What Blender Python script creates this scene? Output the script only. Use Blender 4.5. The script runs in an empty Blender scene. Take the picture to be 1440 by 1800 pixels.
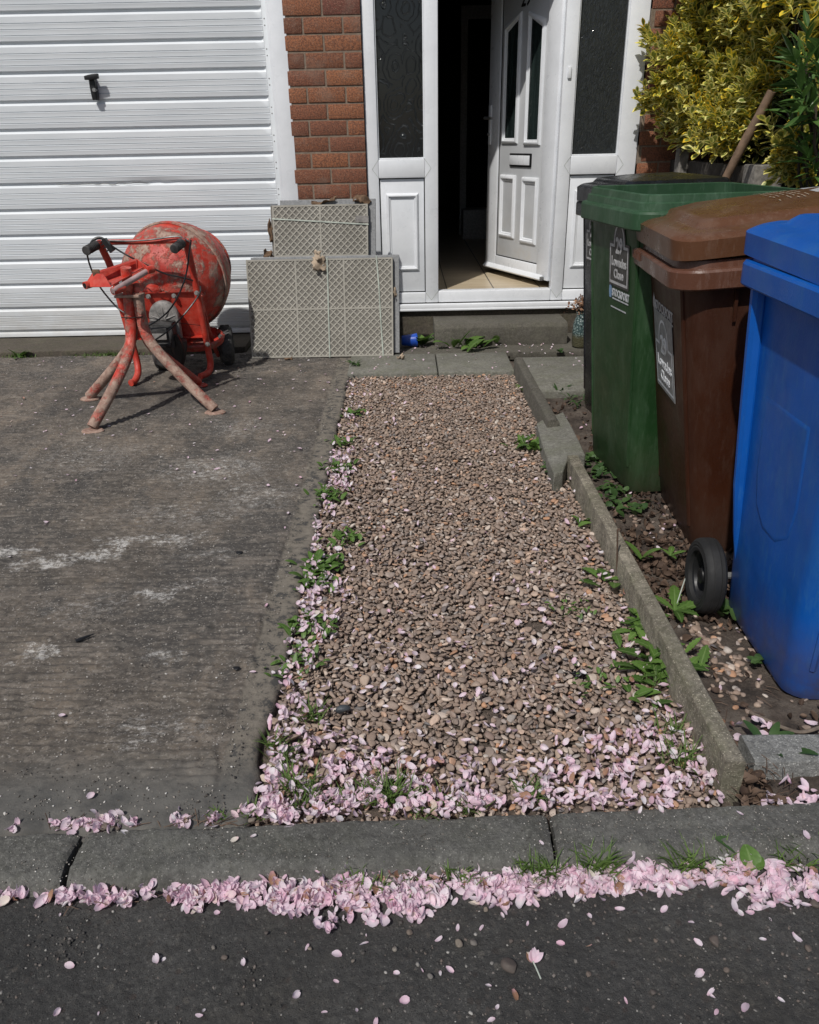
import bpy, bmesh, math, random
import numpy as np
from mathutils import Matrix, Vector
random.seed(7); rng = np.random.default_rng(11)
PI = math.pi
scene = bpy.context.scene
COL = scene.collection
# ------------------------------------------------------------------ camera
FPX, PITCH, ROLL, CAMH = 1378.14, math.radians(25.5787), math.radians(-1.1344), 1.16
Fv = np.array([0, math.cos(PITCH), -math.sin(PITCH)]); R0 = np.array([1., 0, 0]); U0 = np.cross(R0, Fv)
Rv = math.cos(ROLL)*R0 + math.sin(ROLL)*U0; Uv = -math.sin(ROLL)*R0 + math.cos(ROLL)*U0
CAM = np.array([0, 0, CAMH])
def ray(x, y): return Fv + Rv*(x-720)/FPX + Uv*(900-y)/FPX
def G(x, y, z=0.): d = ray(x, y); return Vector(CAM + d*((z-CAMH)/d[2]))      # where a surveyed point lies on a level plane
def W(x, y, Y): d = ray(x, y); return Vector(CAM + d*(Y/d[1]))                 # ... on a plane parallel to the house front
def XP(x, y, X): d = ray(x, y); return Vector(CAM + d*(X/d[0]))
cam = bpy.data.cameras.new('camera'); cam.sensor_fit = 'HORIZONTAL'; cam.sensor_width = 36; cam.lens = 36*FPX/1440
cam.clip_start = 0.05; cam.clip_end = 500
co = bpy.data.objects.new('camera', cam); COL.objects.link(co)
co.matrix_world = Matrix(((Rv[0], Uv[0], -Fv[0], 0), (Rv[1], Uv[1], -Fv[1], 0), (Rv[2], Uv[2], -Fv[2], CAMH), (0, 0, 0, 1)))
scene.camera = co
# ------------------------------------------------------------------ light
SUN = Vector((-.36, -.70, 1.0)).normalized()
wd = bpy.data.worlds.new('World'); scene.world = wd; wd.use_nodes = True
nt = wd.node_tree; sky = nt.nodes.new('ShaderNodeTexSky'); sky.sky_type = 'NISHITA'; sky.sun_disc = False
sky.sun_elevation = math.asin(SUN.z); sky.sun_rotation = math.atan2(SUN.x, SUN.y); sky.dust_density = 2.0
nt.links.new(sky.outputs[0], nt.nodes['Background'].inputs[0]); nt.nodes['Background'].inputs[1].default_value = 0.066
sl = bpy.data.lights.new('sun', 'SUN'); sl.energy = 3.2; sl.angle = math.radians(1.0); sl.color = (1, .968, .92)
so = bpy.data.objects.new('sun', sl); COL.objects.link(so); so.rotation_euler = (-SUN).to_track_quat('-Z', 'Y').to_euler()
scene.view_settings.view_transform = 'Standard'; scene.view_settings.look = 'None'; scene.view_settings.exposure = 0.0
# ------------------------------------------------------------------ materials
class NT:
    def thin(s, col, share):                                   # let light through, as a leaf does
        tr = s.n('BsdfTranslucent', {'Color': col}); m = s.n('MixShader', {0: share}); s.put(m.inputs[1], s.b.outputs[0]); s.put(m.inputs[2], tr.outputs[0]); s.put(s.t.nodes['Material Output'].inputs[0], m.outputs[0]); return s.m
    def __init__(s, name):
        s.m = bpy.data.materials.new(name); s.m.use_nodes = True; s.t = s.m.node_tree; s.b = s.t.nodes['Principled BSDF']; s.co = None
    def n(s, typ, ins=None, **kw):
        nd = s.t.nodes.new('ShaderNode'+typ)
        for k, v in kw.items(): setattr(nd, k, v)
        for k, v in (ins or {}).items(): s.put(nd.inputs[k], v)
        return nd
    def put(s, sock, v):
        if isinstance(v, bpy.types.NodeSocket): s.t.links.new(v, sock)
        elif isinstance(v, bpy.types.Node): s.t.links.new(v.outputs[0], sock)
        elif isinstance(v, (tuple, list)) and len(v) == 3 and sock.type == 'RGBA': sock.default_value = (*v, 1)
        else: sock.default_value = v
    def obj(s):
        if s.co is None: s.co = s.n('TexCoord').outputs['Object']
        return s.co
    def map(s, scale=(1, 1, 1), loc=(0, 0, 0), rot=(0, 0, 0)):
        return s.n('Mapping', {'Vector': s.obj(), 'Scale': scale, 'Location': loc, 'Rotation': rot}).outputs[0]
    def noise(s, scale=5, detail=4, rough=.55, vec=None, dist=0):
        return s.n('TexNoise', {'Vector': vec or s.obj(), 'Scale': scale, 'Detail': detail, 'Roughness': rough, 'Distortion': dist}).outputs['Fac']
    def ramp(s, fac, *st):
        r = s.n('ValToRGB', {'Fac': fac}); e = r.color_ramp.elements
        while len(e) < len(st): e.new(.5)
        for k, (p, c) in enumerate(st): e[k].position = p; e[k].color = (*c, 1) if isinstance(c, (tuple, list)) else (c, c, c, 1)
        return r.outputs[0]
    def mix(s, fac, a, b, mode='MIX'):
        m = s.n('Mix', data_type='RGBA', blend_type=mode); s.put(m.inputs[0], fac); s.put(m.inputs[6], a); s.put(m.inputs[7], b); return m.outputs[2]
    def speck(s, scale, share, size=.32, vec=None):
        # scattered grains: (mask, random tone) from one cell noise
        v = s.n('TexVoronoi', {'Vector': vec or s.obj(), 'Scale': scale}); c = s.n('SeparateColor', {'Color': v.outputs['Color']}).outputs
        return s.math('MULTIPLY', s.ramp(v.outputs['Distance'], (size*.75, 1), (size*1.25, 0)), s.math('LESS_THAN', c[0], share)), c[1]
    def math(s, op, a, b=0., c=0.):
        m = s.n('Math', operation=op); s.put(m.inputs[0], a); s.put(m.inputs[1], b); s.put(m.inputs[2], c); return m.outputs[0]
    def xyz(s, vec=None): return s.n('SeparateXYZ', {'Vector': vec or s.obj()}).outputs
    def bump(s, h, dist=.002, st=1., nrm=None):
        b = s.n('Bump', {'Height': h, 'Distance': dist, 'Strength': st})
        if nrm is not None: s.put(b.inputs['Normal'], nrm)
        return b.outputs[0]
    def out(s, col=None, rough=.6, nrm=None, **kw):
        if col is not None: s.put(s.b.inputs['Base Color'], col)
        s.put(s.b.inputs['Roughness'], rough)
        if nrm is not None: s.put(s.b.inputs['Normal'], nrm)
        for k, v in kw.items(): s.put(s.b.inputs[k.replace('_', ' ')], v)
        return s.m
M = {}
def simple(name, col, rough=.5, var=.12, sc=14, bump=.0006, bsc=60, **kw):
    t = NT(name); d = tuple(c*(1-var*2) for c in col); l = tuple(min(1, c*(1+var)) for c in col)
    c = t.ramp(t.noise(sc, 5, .62), (.3, d), (.72, l))
    rg = t.ramp(t.noise(sc*2.1, 4), (.3, max(.02, rough-.09)), (.75, min(1, rough+.11)))
    M[name] = t.out(c, rg, t.bump(t.noise(bsc, 4), bump) if bump else None, **kw); return M[name]
# white plastic and metal
t = NT('upvc'); c = t.ramp(t.noise(7, 5, .65), (.3, (.69, .71, .735)), (.6, (.765, .785, .81)))
c = t.mix(t.ramp(t.noise(30, 6, .7), (.66, 0), (.82, .14)), c, (.42, .40, .34))
M['upvc'] = t.out(c, t.ramp(t.noise(20), (.3, .24), (.7, .42)))
t = NT('door_skin'); c = t.ramp(t.noise(5, 5, .65), (.3, (.52, .535, .55)), (.65, (.60, .615, .63)))
z = t.xyz()[2]; low = t.math('MULTIPLY', t.ramp(t.noise(9, 5, .7), (.45, 0), (.75, .6)), t.ramp(z, (.3, 1), (.8, 0)))
M['door_skin'] = t.out(t.mix(low, c, (.5, .44, .33)), .4, t.bump(t.noise(160, 2), .0003))
t = NT('garage_paint'); c = t.ramp(t.noise(3, 6, .6, t.map((1, 1, 4))), (.3, (.655, .69, .715)), (.7, (.735, .765, .785)))
c = t.mix(t.ramp(t.noise(60, 5, .7, t.map((.4, 1, 1))), (.66, 0), (.8, .35)), c, (.36, .34, .31))
z = t.xyz()[2]; lowd = t.math('MULTIPLY', t.ramp(t.noise(6, 6, .7, t.map((1, 1, 2))), (.35, .15), (.7, .8)), t.ramp(z, (.05, .75), (.42, 0)))
M['garage_paint'] = t.out(t.mix(lowd, c, (.47, .43, .37)), .38, t.bump(t.noise(8, 3, .5, t.map((.5, 1, 3))), .0012))
simple('black_plastic', (.012, .012, .013), .42, .2); simple('black_rubber', (.014, .014, .014), .75, .25, bump=.001)
simple('gap_black', (.006, .006, .006), .8, bump=0); simple('grey_metal', (.22, .22, .22), .5, .25, metallic=0.0) if False else simple('grey_metal', (.20, .20, .195), .5, .3)
# glass with pressed swirls: dark, glossy
for nm, sc, wv in (('swirl_glass', 9., 'RINGS'), ('rain_glass', 26., 'BANDS')):
    t = NT(nm)
    if wv == 'RINGS':
        v = t.n('TexVoronoi', {'Vector': t.map((1, .01, .8)), 'Scale': 8.5, 'Randomness': 1.}); d = t.math('ADD', v.outputs['Distance'], t.math('MULTIPLY', t.noise(9, 3, .5, t.map((1, .01, 1))), .55))
        h = t.math('SINE', t.math('MULTIPLY', d, 34.)); hh = t.ramp(h, (.60, 0), (.82, 1), (1, .35)); bd = .012
    else:
        hh = t.noise(46, 3, .6, t.map((1.3, .01, .55)), 1.4); bd = .006
    M[nm] = t.out(t.mix(t.math('MULTIPLY', hh, .6), t.ramp(t.noise(3, 3), (.3, (.006, .007, .008)), (.7, (.014, .016, .018))), (.055, .062, .062)), .09, t.bump(hh, bd, .8), Specular_IOR_Level=.5)  # ridges painted paler in the colour, making up for weak reflections
t = NT('clear_glass'); M['clear_glass'] = t.out((.75, .9, .86), .04, t.bump(t.noise(70, 3), .004), Transmission_Weight=.93, IOR=1.46)
# bricks and mortar
t = NT('brick'); rnd = t.n('NewGeometry').outputs['Random Per Island']
c = t.ramp(rnd, (.0, (.17, .064, .036)), (.22, (.30, .115, .055)), (.45, (.22, .082, .046)), (.62, (.36, .14, .062)), (.78, (.26, .095, .05)), (.9, (.18, .060, .043)), (1, (.42, .17, .07)))
c = t.mix(t.ramp(t.noise(120, 5, .7), (.42, .0), (.58, .8)), c, (.085, .038, .026)); c = t.mix(t.ramp(t.noise(210, 3, .6), (.58, 0), (.64, .5)), c, (.40, .25, .17))
c = t.mix(t.ramp(t.noise(5, 5, .7), (.54, 0), (.66, .4)), c, (.24, .17, .13))
M['brick'] = t.out(c, .9, t.bump(t.noise(140, 6, .7), .004))
t = NT('mortar'); M['mortar'] = t.out(t.ramp(t.noise(40, 5, .7), (.3, (.155, .115, .085)), (.7, (.26, .205, .155))), .95, t.bump(t.noise(150, 4), .003))
# concrete family
def concrete(name, lo, hi, sc=6, speck=.3, moss=0., bd=.003):
    t = NT(name); c = t.ramp(t.noise(sc, 7, .68), (.3, lo), (.7, hi))
    c = t.mix(t.ramp(t.noise(55, 6, .8), (.44, 0), (.60, .55)), c, tuple(l*.55 for l in lo)); c = t.mix(t.ramp(t.noise(75, 6, .8, t.map((1, 1, 1), (3, 7, 1))), (.50, 0), (.62, .5)), c, tuple(min(1, h*1.35) for h in hi))
    k1, r1 = t.speck(300, .30, .36); c = t.mix(t.math('MULTIPLY', k1, speck*2.0), c, t.ramp(r1, (0, tuple(l*.5 for l in lo)), (.5, hi), (1, tuple(min(1, h*2.3) for h in hi))))
    k2, r2 = t.speck(135, .16, .26); c = t.mix(t.math('MULTIPLY', k2, speck*1.9), c, t.ramp(r2, (0, tuple(l*.6 for l in lo)), (.5, hi), (1, tuple(min(1, h*2.2) for h in hi))))
    c = t.mix(t.ramp(t.noise(3.3, 5, .7, t.map((1, 1, 1), (9, 2, 4))), (.42, 0), (.62, .35)), c, tuple(l*.8 for l in lo))
    if moss: c = t.mix(t.ramp(t.noise(11, 6, .7), (.45, 0), (.7, moss)), c, (.085, .095, .04))
    M[name] = t.out(c, .93, t.bump(t.noise(190, 5, .7), bd, 1, t.bump(t.noise(28, 5, .65), bd*1.6))); return M[name]
concrete('kerb_concrete', (.072, .070, .064), (.155, .152, .138), 7, .35, .12)
concrete('edging_concrete', (.115, .100, .075), (.34, .305, .24), 14, .5, .45)
concrete('step_concrete', (.075, .068, .055), (.14, .13, .108), 5, .28, .15)
concrete('flag_concrete', (.13, .125, .105), (.24, .235, .205), 5, .3, .4)
concrete('pale_concrete', (.18, .18, .175), (.36, .36, .34), 12, .45, .1, .006)
concrete('ledge_concrete', (.06, .05, .037), (.12, .10, .078), 5, .3, .25)
# driveway: tamped ridges across, smooth trowelled border along the bed, lime splashes
t = NT('drive_concrete'); X, Y, Z = t.xyz()
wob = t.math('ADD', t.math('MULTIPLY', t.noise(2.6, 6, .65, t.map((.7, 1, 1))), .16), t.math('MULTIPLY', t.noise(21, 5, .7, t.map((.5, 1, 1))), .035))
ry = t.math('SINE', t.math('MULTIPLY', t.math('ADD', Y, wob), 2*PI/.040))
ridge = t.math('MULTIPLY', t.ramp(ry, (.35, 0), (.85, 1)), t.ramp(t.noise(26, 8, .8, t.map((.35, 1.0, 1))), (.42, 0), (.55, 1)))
border = t.ramp(t.math('ADD', X, t.math('MULTIPLY', t.noise(7, 5, .7), .05)), (0, 0), (1, 1))
bm_ = t.n('MapRange', {'Value': t.math('ADD', X, t.math('MULTIPLY', t.math('SUBTRACT', t.noise(6, 5, .7), .5), .035)), 'From Min': -.402, 'From Max': -.392}).outputs[0]
end_ = t.n('MapRange', {'Value': t.math('ADD', Y, t.math('MULTIPLY', t.math('SUBTRACT', t.noise(5, 5, .7), .5), .10)), 'From Min': 1.30, 'From Max': 1.16}).outputs[0]
smooth = t.math('MAXIMUM', bm_, end_)
c = t.ramp(t.noise(3.4, 9, .76, t.map((1, .6, 1))), (.38, (.050, .044, .038)), (.5, (.102, .086, .070)), (.62, (.180, .145, .112)))
c = t.mix(t.ramp(t.noise(2.1, 8, .74, t.map((1, .55, 1), (4, 2, 0))), (.495, 0), (.56, .85)), c, (.050, .047, .044))
c = t.mix(t.ramp(t.noise(9, 6, .75, t.map((.5, 1.3, 1))), (.52, 0), (.62, .6)), c, (.19, .162, .135))
c = t.mix(t.math('MULTIPLY', ridge, .24), c, (.25, .222, .19))  # lighter tan on the ridge tops: their highlight painted into the colour
c = t.mix(t.ramp(t.noise(44, 8, .82, t.map((.62, 1.1, 1))), (.49, 0), (.57, .55)), c, (.068, .060, .053))
c = t.mix(t.ramp(t.noise(52, 8, .82, t.map((.6, 1.15, 1), (1, 8, 0))), (.52, 0), (.60, .5)), c, (.26, .228, .192))
k5, r5 = t.speck(95, .16, .26, t.map((.8, .8, 1))); c = t.mix(t.math('MULTIPLY', k5, .75), c, t.ramp(r5, (0, (.03, .027, .025)), (.4, (.09, .08, .07)), (.75, (.24, .21, .18)), (1, (.42, .40, .37))))
kk, rr = t.speck(210, .38, .36, t.map((.8, .9, 1))); c = t.mix(t.math('MULTIPLY', kk, .8), c, t.ramp(rr, (0, (.03, .027, .025)), (.5, (.12, .105, .09)), (1, (.34, .315, .285))))
c = t.mix(t.ramp(t.noise(130, 5, .75, t.map((.6, 1, 1), (3, 3, 0))), (.58, 0), (.68, .75)), c, (.27, .245, .215))
bc = t.ramp(t.noise(26, 9, .82), (.44, (.055, .053, .050)), (.475, (.150, .132, .108)), (.62, (.215, .19, .155)))
ec = t.ramp(t.noise(10, 7, .7), (.38, (.075, .073, .068)), (.62, (.145, .138, .124)))
c = t.mix(bm_, c, bc); c = t.mix(end_, c, ec)
wv_ = t.n('VectorMath', {0: t.obj(), 1: t.n('VectorMath', {0: t.n('VectorMath', {0: t.n('TexNoise', {'Vector': t.obj(), 'Scale': 7., 'Detail': 6., 'Roughness': .75}).outputs['Color'], 1: (.5, .5, .5)}, operation='SUBTRACT').outputs[0], 1: (.42, .30, 0)}, operation='MULTIPLY').outputs[0]}, operation='ADD').outputs[0]
def blob(cx, cy, rx, ry_, w=1.):
    v = t.n('VectorMath', {0: t.n('Mapping', {'Vector': wv_, 'Location': (-cx/rx, -cy/ry_, 0), 'Scale': (1/rx, 1/ry_, 0)}).outputs[0]}, operation='LENGTH').outputs['Value']
    return t.n('MapRange', {'Value': v, 'From Min': 1., 'From Max': .15, 'To Max': w}).outputs[0]
lime = None
for bx in ((-1.10, 2.10, .17, .06), (-1.00, 2.17, .16, .06), (-.93, 2.25, .14, .05), (-.78, 2.26, .28, .05, .75), (-1.28, 2.2, .2, .07, .9), (-.62, 2.15, .3, .10, .5), (-.72, 1.93, .12, .05, .85), (-.60, 1.97, .25, .1, .5), (-.95, 1.64, .07, .05, .9), (-.55, 2.6, .35, .4, .5), (-.75, 2.85, .6, .35, .55), (-.62, 1.62, .10, .07, .7), (-.9, 1.85, .5, .2, .42), (-1.3, 3.0, .8, .6, .42), (-.75, 3.35, .5, .4, .45), (-.6, 1.35, .3, .08, .5), (-.75, 2.45, .7, .3, .45)):
    b = blob(*bx); lime = b if lime is None else t.math('MAXIMUM', lime, b)
ln = t.math('MULTIPLY', lime, t.ramp(t.noise(55, 9, .9, t.map((.75, 1.2, 1))), (.40, 0), (.62, 1)))
c = t.mix(t.math('MULTIPLY', t.ramp(ln, (.22, 0), (.52, .85)), 1.), c, (.50, .485, .46))
dark_patch = t.math('MULTIPLY', blob(-1.25, 3.95, .75, .42), t.ramp(t.noise(5, 5, .7), (.4, 0), (.55, .85)))  # broken darker patch on the concrete around the mixer
c = t.mix(dark_patch, c, (.030, .026, .023))
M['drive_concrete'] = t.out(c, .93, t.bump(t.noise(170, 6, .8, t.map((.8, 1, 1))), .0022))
# asphalt
t = NT('asphalt'); v = t.n('TexVoronoi', {'Vector': t.obj(), 'Scale': 120.}); v2 = t.n('TexVoronoi', {'Vector': t.obj(), 'Scale': 48.})
c = t.ramp(t.noise(2.6, 6, .65), (.38, (.050, .049, .047)), (.62, (.098, .095, .089)))
st = t.math('MULTIPLY', t.ramp(v.outputs['Distance'], (.22, 1), (.42, 0)), t.ramp(t.n('SeparateColor', {'Color': v.outputs['Color']}).outputs[0], (.40, 0), (.5, 1)))
c = t.mix(t.math('MULTIPLY', st, .7), c, t.ramp(t.n('SeparateColor', {'Color': v.outputs['Color']}).outputs[1], (0, (.05, .045, .04)), (.6, (.10, .09, .08)), (1, (.22, .21, .19))))
sg = t.n('SeparateColor', {'Color': v2.outputs['Color']}).outputs
big = t.math('MULTIPLY', t.ramp(v2.outputs['Distance'], (.24, 1), (.34, 0)), t.math('MULTIPLY', t.ramp(sg[0], (.70, 0), (.74, 1)), t.ramp(t.noise(3.5, 4, .6), (.42, 0), (.6, 1))))
c = t.mix(t.math('MULTIPLY', big, .8), c, t.ramp(sg[1], (0, (.07, .05, .042)), (.5, (.11, .098, .085)), (1, (.17, .16, .14))))
k3, r3 = t.speck(330, .50, .38); c = t.mix(t.math('MULTIPLY', k3, .8), c, t.ramp(r3, (0, (.016, .015, .015)), (.45, (.055, .051, .048)), (.8, (.10, .095, .088)), (1, (.24, .23, .215))))
k4, r4 = t.speck(68, .17, .30); c = t.mix(t.math('MULTIPLY', k4, .8), c, t.ramp(r4, (0, (.055, .04, .034)), (.5, (.085, .075, .068)), (.85, (.13, .115, .10)), (1, (.26, .245, .22))))
c = t.mix(t.ramp(t.noise(60, 6, .8), (.44, 0), (.56, .5)), c, (.030, .029, .028))
c = t.mix(t.ramp(t.noise(3.1, 6, .7, t.map((1, 1, 1), (7, 1, 0))), (.53, 0), (.66, .55)), c, t.ramp(t.noise(90, 5, .7), (.4, (.04, .037, .033)), (.7, (.13, .12, .10))))
M['asphalt'] = t.out(c, .9, t.bump(t.math('ADD', t.math('MULTIPLY', v.outputs['Distance'], -.55), t.math('MULTIPLY', t.noise(330, 5, .8), 1.3)), .0042))
t = NT('soil'); c = t.ramp(t.noise(9, 7, .72), (.38, (.042, .031, .024)), (.5, (.092, .070, .055)), (.62, (.155, .128, .104)))
c = t.mix(t.ramp(t.noise(90, 5, .7), (.55, 0), (.7, .6)), c, (.13, .11, .09))
M['soil'] = t.out(c, .96, t.bump(t.noise(70, 7, .75), .012, 1, t.bump(t.noise(14, 5, .7), .02)))
# loose stones: tone differs stone by stone
t = NT('pebble'); rnd = t.n('NewGeometry').outputs['Random Per Island']
c = t.ramp(rnd, (0, (.115, .095, .08)), (.08, (.18, .135, .105)), (.24, (.215, .158, .118)), (.38, (.175, .143, .12)), (.5, (.25, .178, .13)), (.62, (.20, .152, .12)), (.74, (.29, .222, .165)), (.8, (.235, .20, .178)), (.87, (.43, .36, .295)), (.93, (.36, .195, .105)), (.97, (.085, .085, .088)), (1, (.52, .46, .39)))
c = t.mix(t.ramp(t.noise(90, 5, .7), (.35, 0), (.75, .4)), c, (.11, .088, .072)); c = t.mix(t.ramp(t.noise(260, 3, .7), (.6, 0), (.7, .22)), c, (.5, .44, .37))
c = t.mix(1., c, (1.38, 1.36, 1.38), 'MULTIPLY'); M['pebble'] = t.out(c, .7, t.bump(t.noise(150, 4), .0012))
# petals
t = NT('petal'); uv = t.n('UVMap').outputs[0]; uvx = t.xyz(uv); rnd = t.n('NewGeometry').outputs['Random Per Island']; ornd = t.n('ObjectInfo').outputs['Random']
k = t.math('FRACT', t.math('ADD', rnd, ornd))
c = t.ramp(k, (0, (.87, .64, .75)), (.3, (.90, .80, .86)), (.55, (.88, .69, .79)), (.8, (.91, .88, .90)), (.90, (.88, .58, .70)), (.94, (.86, .80, .70)), (.97, (.50, .30, .20)), (1, (.34, .19, .12)))
c = t.mix(t.ramp(uvx[1], (0, .45), (.40, 0)), c, (.86, .50, .63)); c = t.mix(t.ramp(t.noise(200, 4, .6), (.62, 0), (.75, .22)), c, (.55, .36, .30))
t.out(c, .5, t.bump(t.math('SINE', t.math('MULTIPLY', uvx[0], 34.)), .00007))
tr = t.n('BsdfTranslucent', {'Color': c}); mx_ = t.n('MixShader', {0: .38}); t.put(mx_.inputs[1], t.b.outputs[0]); t.put(mx_.inputs[2], tr.outputs[0]); t.put(t.t.nodes['Material Output'].inputs[0], mx_.outputs[0]); M['petal'] = t.m
# greenery
def leafmat(name, lo, hi, vein=None, rough=.5):
    t = NT(name); rnd = t.n('NewGeometry').outputs['Random Per Island']; uvx = t.xyz(t.n('UVMap').outputs[0])
    c = t.ramp(rnd, (0, lo), (1, hi))
    if vein: c = t.mix(t.ramp(t.math('ABSOLUTE', uvx[0]), (.04, .8), (.16, 0)), c, vein)
    c = t.mix(t.ramp(t.noise(120, 4, .6), (.5, 0), (.75, .3)), c, tuple(x*.5 for x in lo))
    M[name] = t.out(c, rough, t.bump(t.noise(90, 3), .0012)); t.thin(c, .28 if rough < .7 else .05); return M[name]
leafmat('weed_leaf', (.048, .105, .018), (.15, .27, .055), (.20, .30, .10)); leafmat('dark_weed', (.034, .078, .022), (.085, .155, .045))
leafmat('grass_blade', (.065, .12, .022), (.14, .22, .05), rough=.6); leafmat('laurel_leaf', (.045, .10, .024), (.11, .22, .05), (.14, .22, .07), .38)
leafmat('litter_leaf', (.045, .026, .017), (.15, .098, .068), rough=.8); leafmat('dry_flower', (.12, .045, .025), (.42, .27, .17), rough=.8)
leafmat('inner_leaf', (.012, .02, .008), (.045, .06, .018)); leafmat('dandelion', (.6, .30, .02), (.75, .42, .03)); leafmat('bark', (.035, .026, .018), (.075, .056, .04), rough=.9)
t = NT('variegated_leaf'); rnd = t.n('NewGeometry').outputs['Random Per Island']; uvx = t.xyz(t.n('UVMap').outputs[0])
e = t.math('MAXIMUM', t.math('ABSOLUTE', uvx[0]), t.math('ABSOLUTE', t.math('SUBTRACT', t.math('MULTIPLY', uvx[1], 2.), 1.)))
e = t.math('ADD', e, t.math('MULTIPLY', t.math('SUBTRACT', t.noise(70, 4, .6), .5), .55)); e = t.math('ADD', e, t.math('MULTIPLY', rnd, .30))
gr = t.ramp(t.noise(25, 2), (.38, (.13, .18, .04)), (.62, (.28, .33, .07))); ye = t.ramp(t.math('FRACT', t.math('MULTIPLY', rnd, 7.3)), (0, (.82, .78, .36)), (.45, (.85, .77, .24)), (.8, (.88, .74, .10)), (1, (.90, .58, .04)))
lc = t.mix(t.ramp(e, (.60, 0), (.82, 1)), gr, ye); M['variegated_leaf'] = t.out(lc, .38, None); t.thin(lc, .30)
# red machine paint under splashed mortar
def redpaint(name, a0, a1, zr=None, faded=.3):
    t = NT(name); n1 = t.noise(9, 7, .72, None, .4); n2 = t.noise(34, 6, .75)
    f = t.math('ADD', t.math('MULTIPLY', n1, .65), t.math('MULTIPLY', n2, .35))
    if zr: f = t.math('ADD', f, t.n('MapRange', {'Value': t.xyz()[2], 'From Min': zr[0], 'From Max': zr[1], 'To Min': zr[2], 'To Max': 0.}).outputs[0])
    red = t.ramp(t.noise(7, 5, .7), (.3, (.33, .020, .013)), (.62, (.56, .045, .024)))
    red = t.mix(t.ramp(t.noise(22, 6, .7), (.44, 0), (.60, faded)), red, (.60, .20, .15))
    mort = t.ramp(t.noise(26, 6, .7), (.38, (.25, .155, .12)), (.62, (.44, .315, .25)))
    k = t.ramp(f, (a0, 0), (a1, 1))
    c = t.mix(k, red, mort); c = t.mix(t.ramp(t.noise(80, 5, .7), (.64, 0), (.74, .6)), c, (.06, .035, .025))
    M[name] = t.out(c, t.mix(k, (.46,)*3, (.9,)*3), t.bump(t.math('ADD', k, t.math('MULTIPLY', t.noise(110, 5, .7), .5)), .004)); return M[name]
redpaint('red_clean', .60, .72, faded=.25); redpaint('red_splashed', .52, .61, None, .5); redpaint('red_drum', .485, .555, None, .35)
redpaint('red_leg', .51, .60, (.0, .45, .15), .8); redpaint('crusted_leg', .39, .49, None, .5)
simple('dusty_metal', (.27, .255, .24), .6, .3, 30, .0015); simple('dusty_black', (.055, .053, .052), .6, .5, 22, .0015); simple('dusty_rubber', (.075, .072, .07), .85, .35, 30, .002)
simple('steel_bar', (.42, .30, .29), .4, .25)
# tiles
t = NT('tile_back'); c = t.ramp(t.noise(5, 6, .6), (.3, (.160, .150, .130)), (.7, (.215, .203, .180))); c = t.mix(t.ramp(t.noise(60, 5, .7), (.55, 0), (.75, .4)), c, (.16, .135, .105))
M['tile_back'] = t.out(c, .9, t.bump(t.noise(130, 4), .001))
t = NT('tile_rib'); c = t.ramp(t.noise(5, 6, .6), (.3, (.31, .295, .255)), (.7, (.42, .40, .35))); c = t.mix(t.ramp(t.noise(40, 5, .7), (.60, 0), (.72, .5)), c, (.62, .57, .48)); M['tile_rib'] = t.out(c, .9, t.bump(t.noise(160, 4), .001))
t = NT('tile_grey'); c = t.ramp(t.noise(90, 6, .7), (.35, (.20, .205, .21)), (.7, (.34, .345, .35))); M['tile_grey'] = t.out(c, .65, t.bump(t.noise(120, 4), .0008))
simple('strap_plastic', (.46, .50, .44), .45, .15); simple('cardboard', (.17, .105, .062), .9, .35, 30, .003); simple('paper_scrap', (.42, .33, .24), .85, .2)
# bin plastics: sun-chalked, scuffed
def plastic(name, col, chalk, rough=.36, dirt=.5):
    t = NT(name); c = t.ramp(t.noise(4, 5, .6), (.3, tuple(x*.86 for x in col)), (.7, tuple(x*1.12 for x in col)))
    c = t.mix(t.ramp(t.noise(6, 7, .75, t.map((1.2, 1.2, .35))), (.50, 0), (.63, .45)), c, chalk)
    c = t.mix(t.ramp(t.noise(75, 4, .6, t.map((1, 1, .22))), (.57, 0), (.63, .35)), c, chalk)
    z = t.xyz()[2]; d = t.math('MULTIPLY', t.ramp(t.noise(7, 6, .7), (.32, .1), (.68, 1)), t.n('MapRange', {'Value': z, 'From Min': .22, 'From Max': .0, 'To Max': dirt}).outputs[0])
    c = t.mix(d, c, (.075, .052, .040))
    rg = t.ramp(t.noise(11, 6, .7), (.3, rough-.1), (.7, rough+.16))
    M[name] = t.out(c, rg, t.bump(t.noise(220, 3), .0004, 1, t.bump(t.noise(6, 2), .004)), Specular_IOR_Level=.33); return M[name]
plastic('green_plastic', (.013, .044, .013), (.050, .095, .050), .42); plastic('green_chalk', (.026, .068, .032), (.075, .13, .085), .5)
plastic('brown_plastic', (.042, .0125, .005), (.062, .032, .022), .42); plastic('brown_lid_plastic', (.105, .045, .028), (.18, .11, .088), .27)
plastic('brown_top', (.108, .048, .024), (.16, .10, .07), .28); plastic('blue_plastic', (.003, .085, .38), (.025, .13, .36), .38, .95); plastic('black_bin_plastic', (.007, .008, .010), (.028, .031, .036), .27)
simple('print_white', (.52, .54, .56), .5, .15, 60); simple('print_grey', (.46, .46, .46), .5, .2, 60); simple('sticker_dark', (.055, .055, .052), .5, .35, 40); simple('sticker_grey', (.29, .295, .30), .45, .2, 40); simple('blue_print', (.16, .26, .40), .5)
simple('cup_blue', (.010, .07, .42), .35, .1); simple('old_wood', (.17, .135, .105), .85, .35, 30, .003); simple('grey_wood', (.20, .185, .165), .9, .4, 18, .004); simple('dark_timber', (.045, .038, .031), .9, .35, 12, .004); simple('shaft_wood', (.215, .14, .09), .7, .25, 25, .001)
t = NT('hall_tile'); X, Y, Z = t.xyz()
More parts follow.
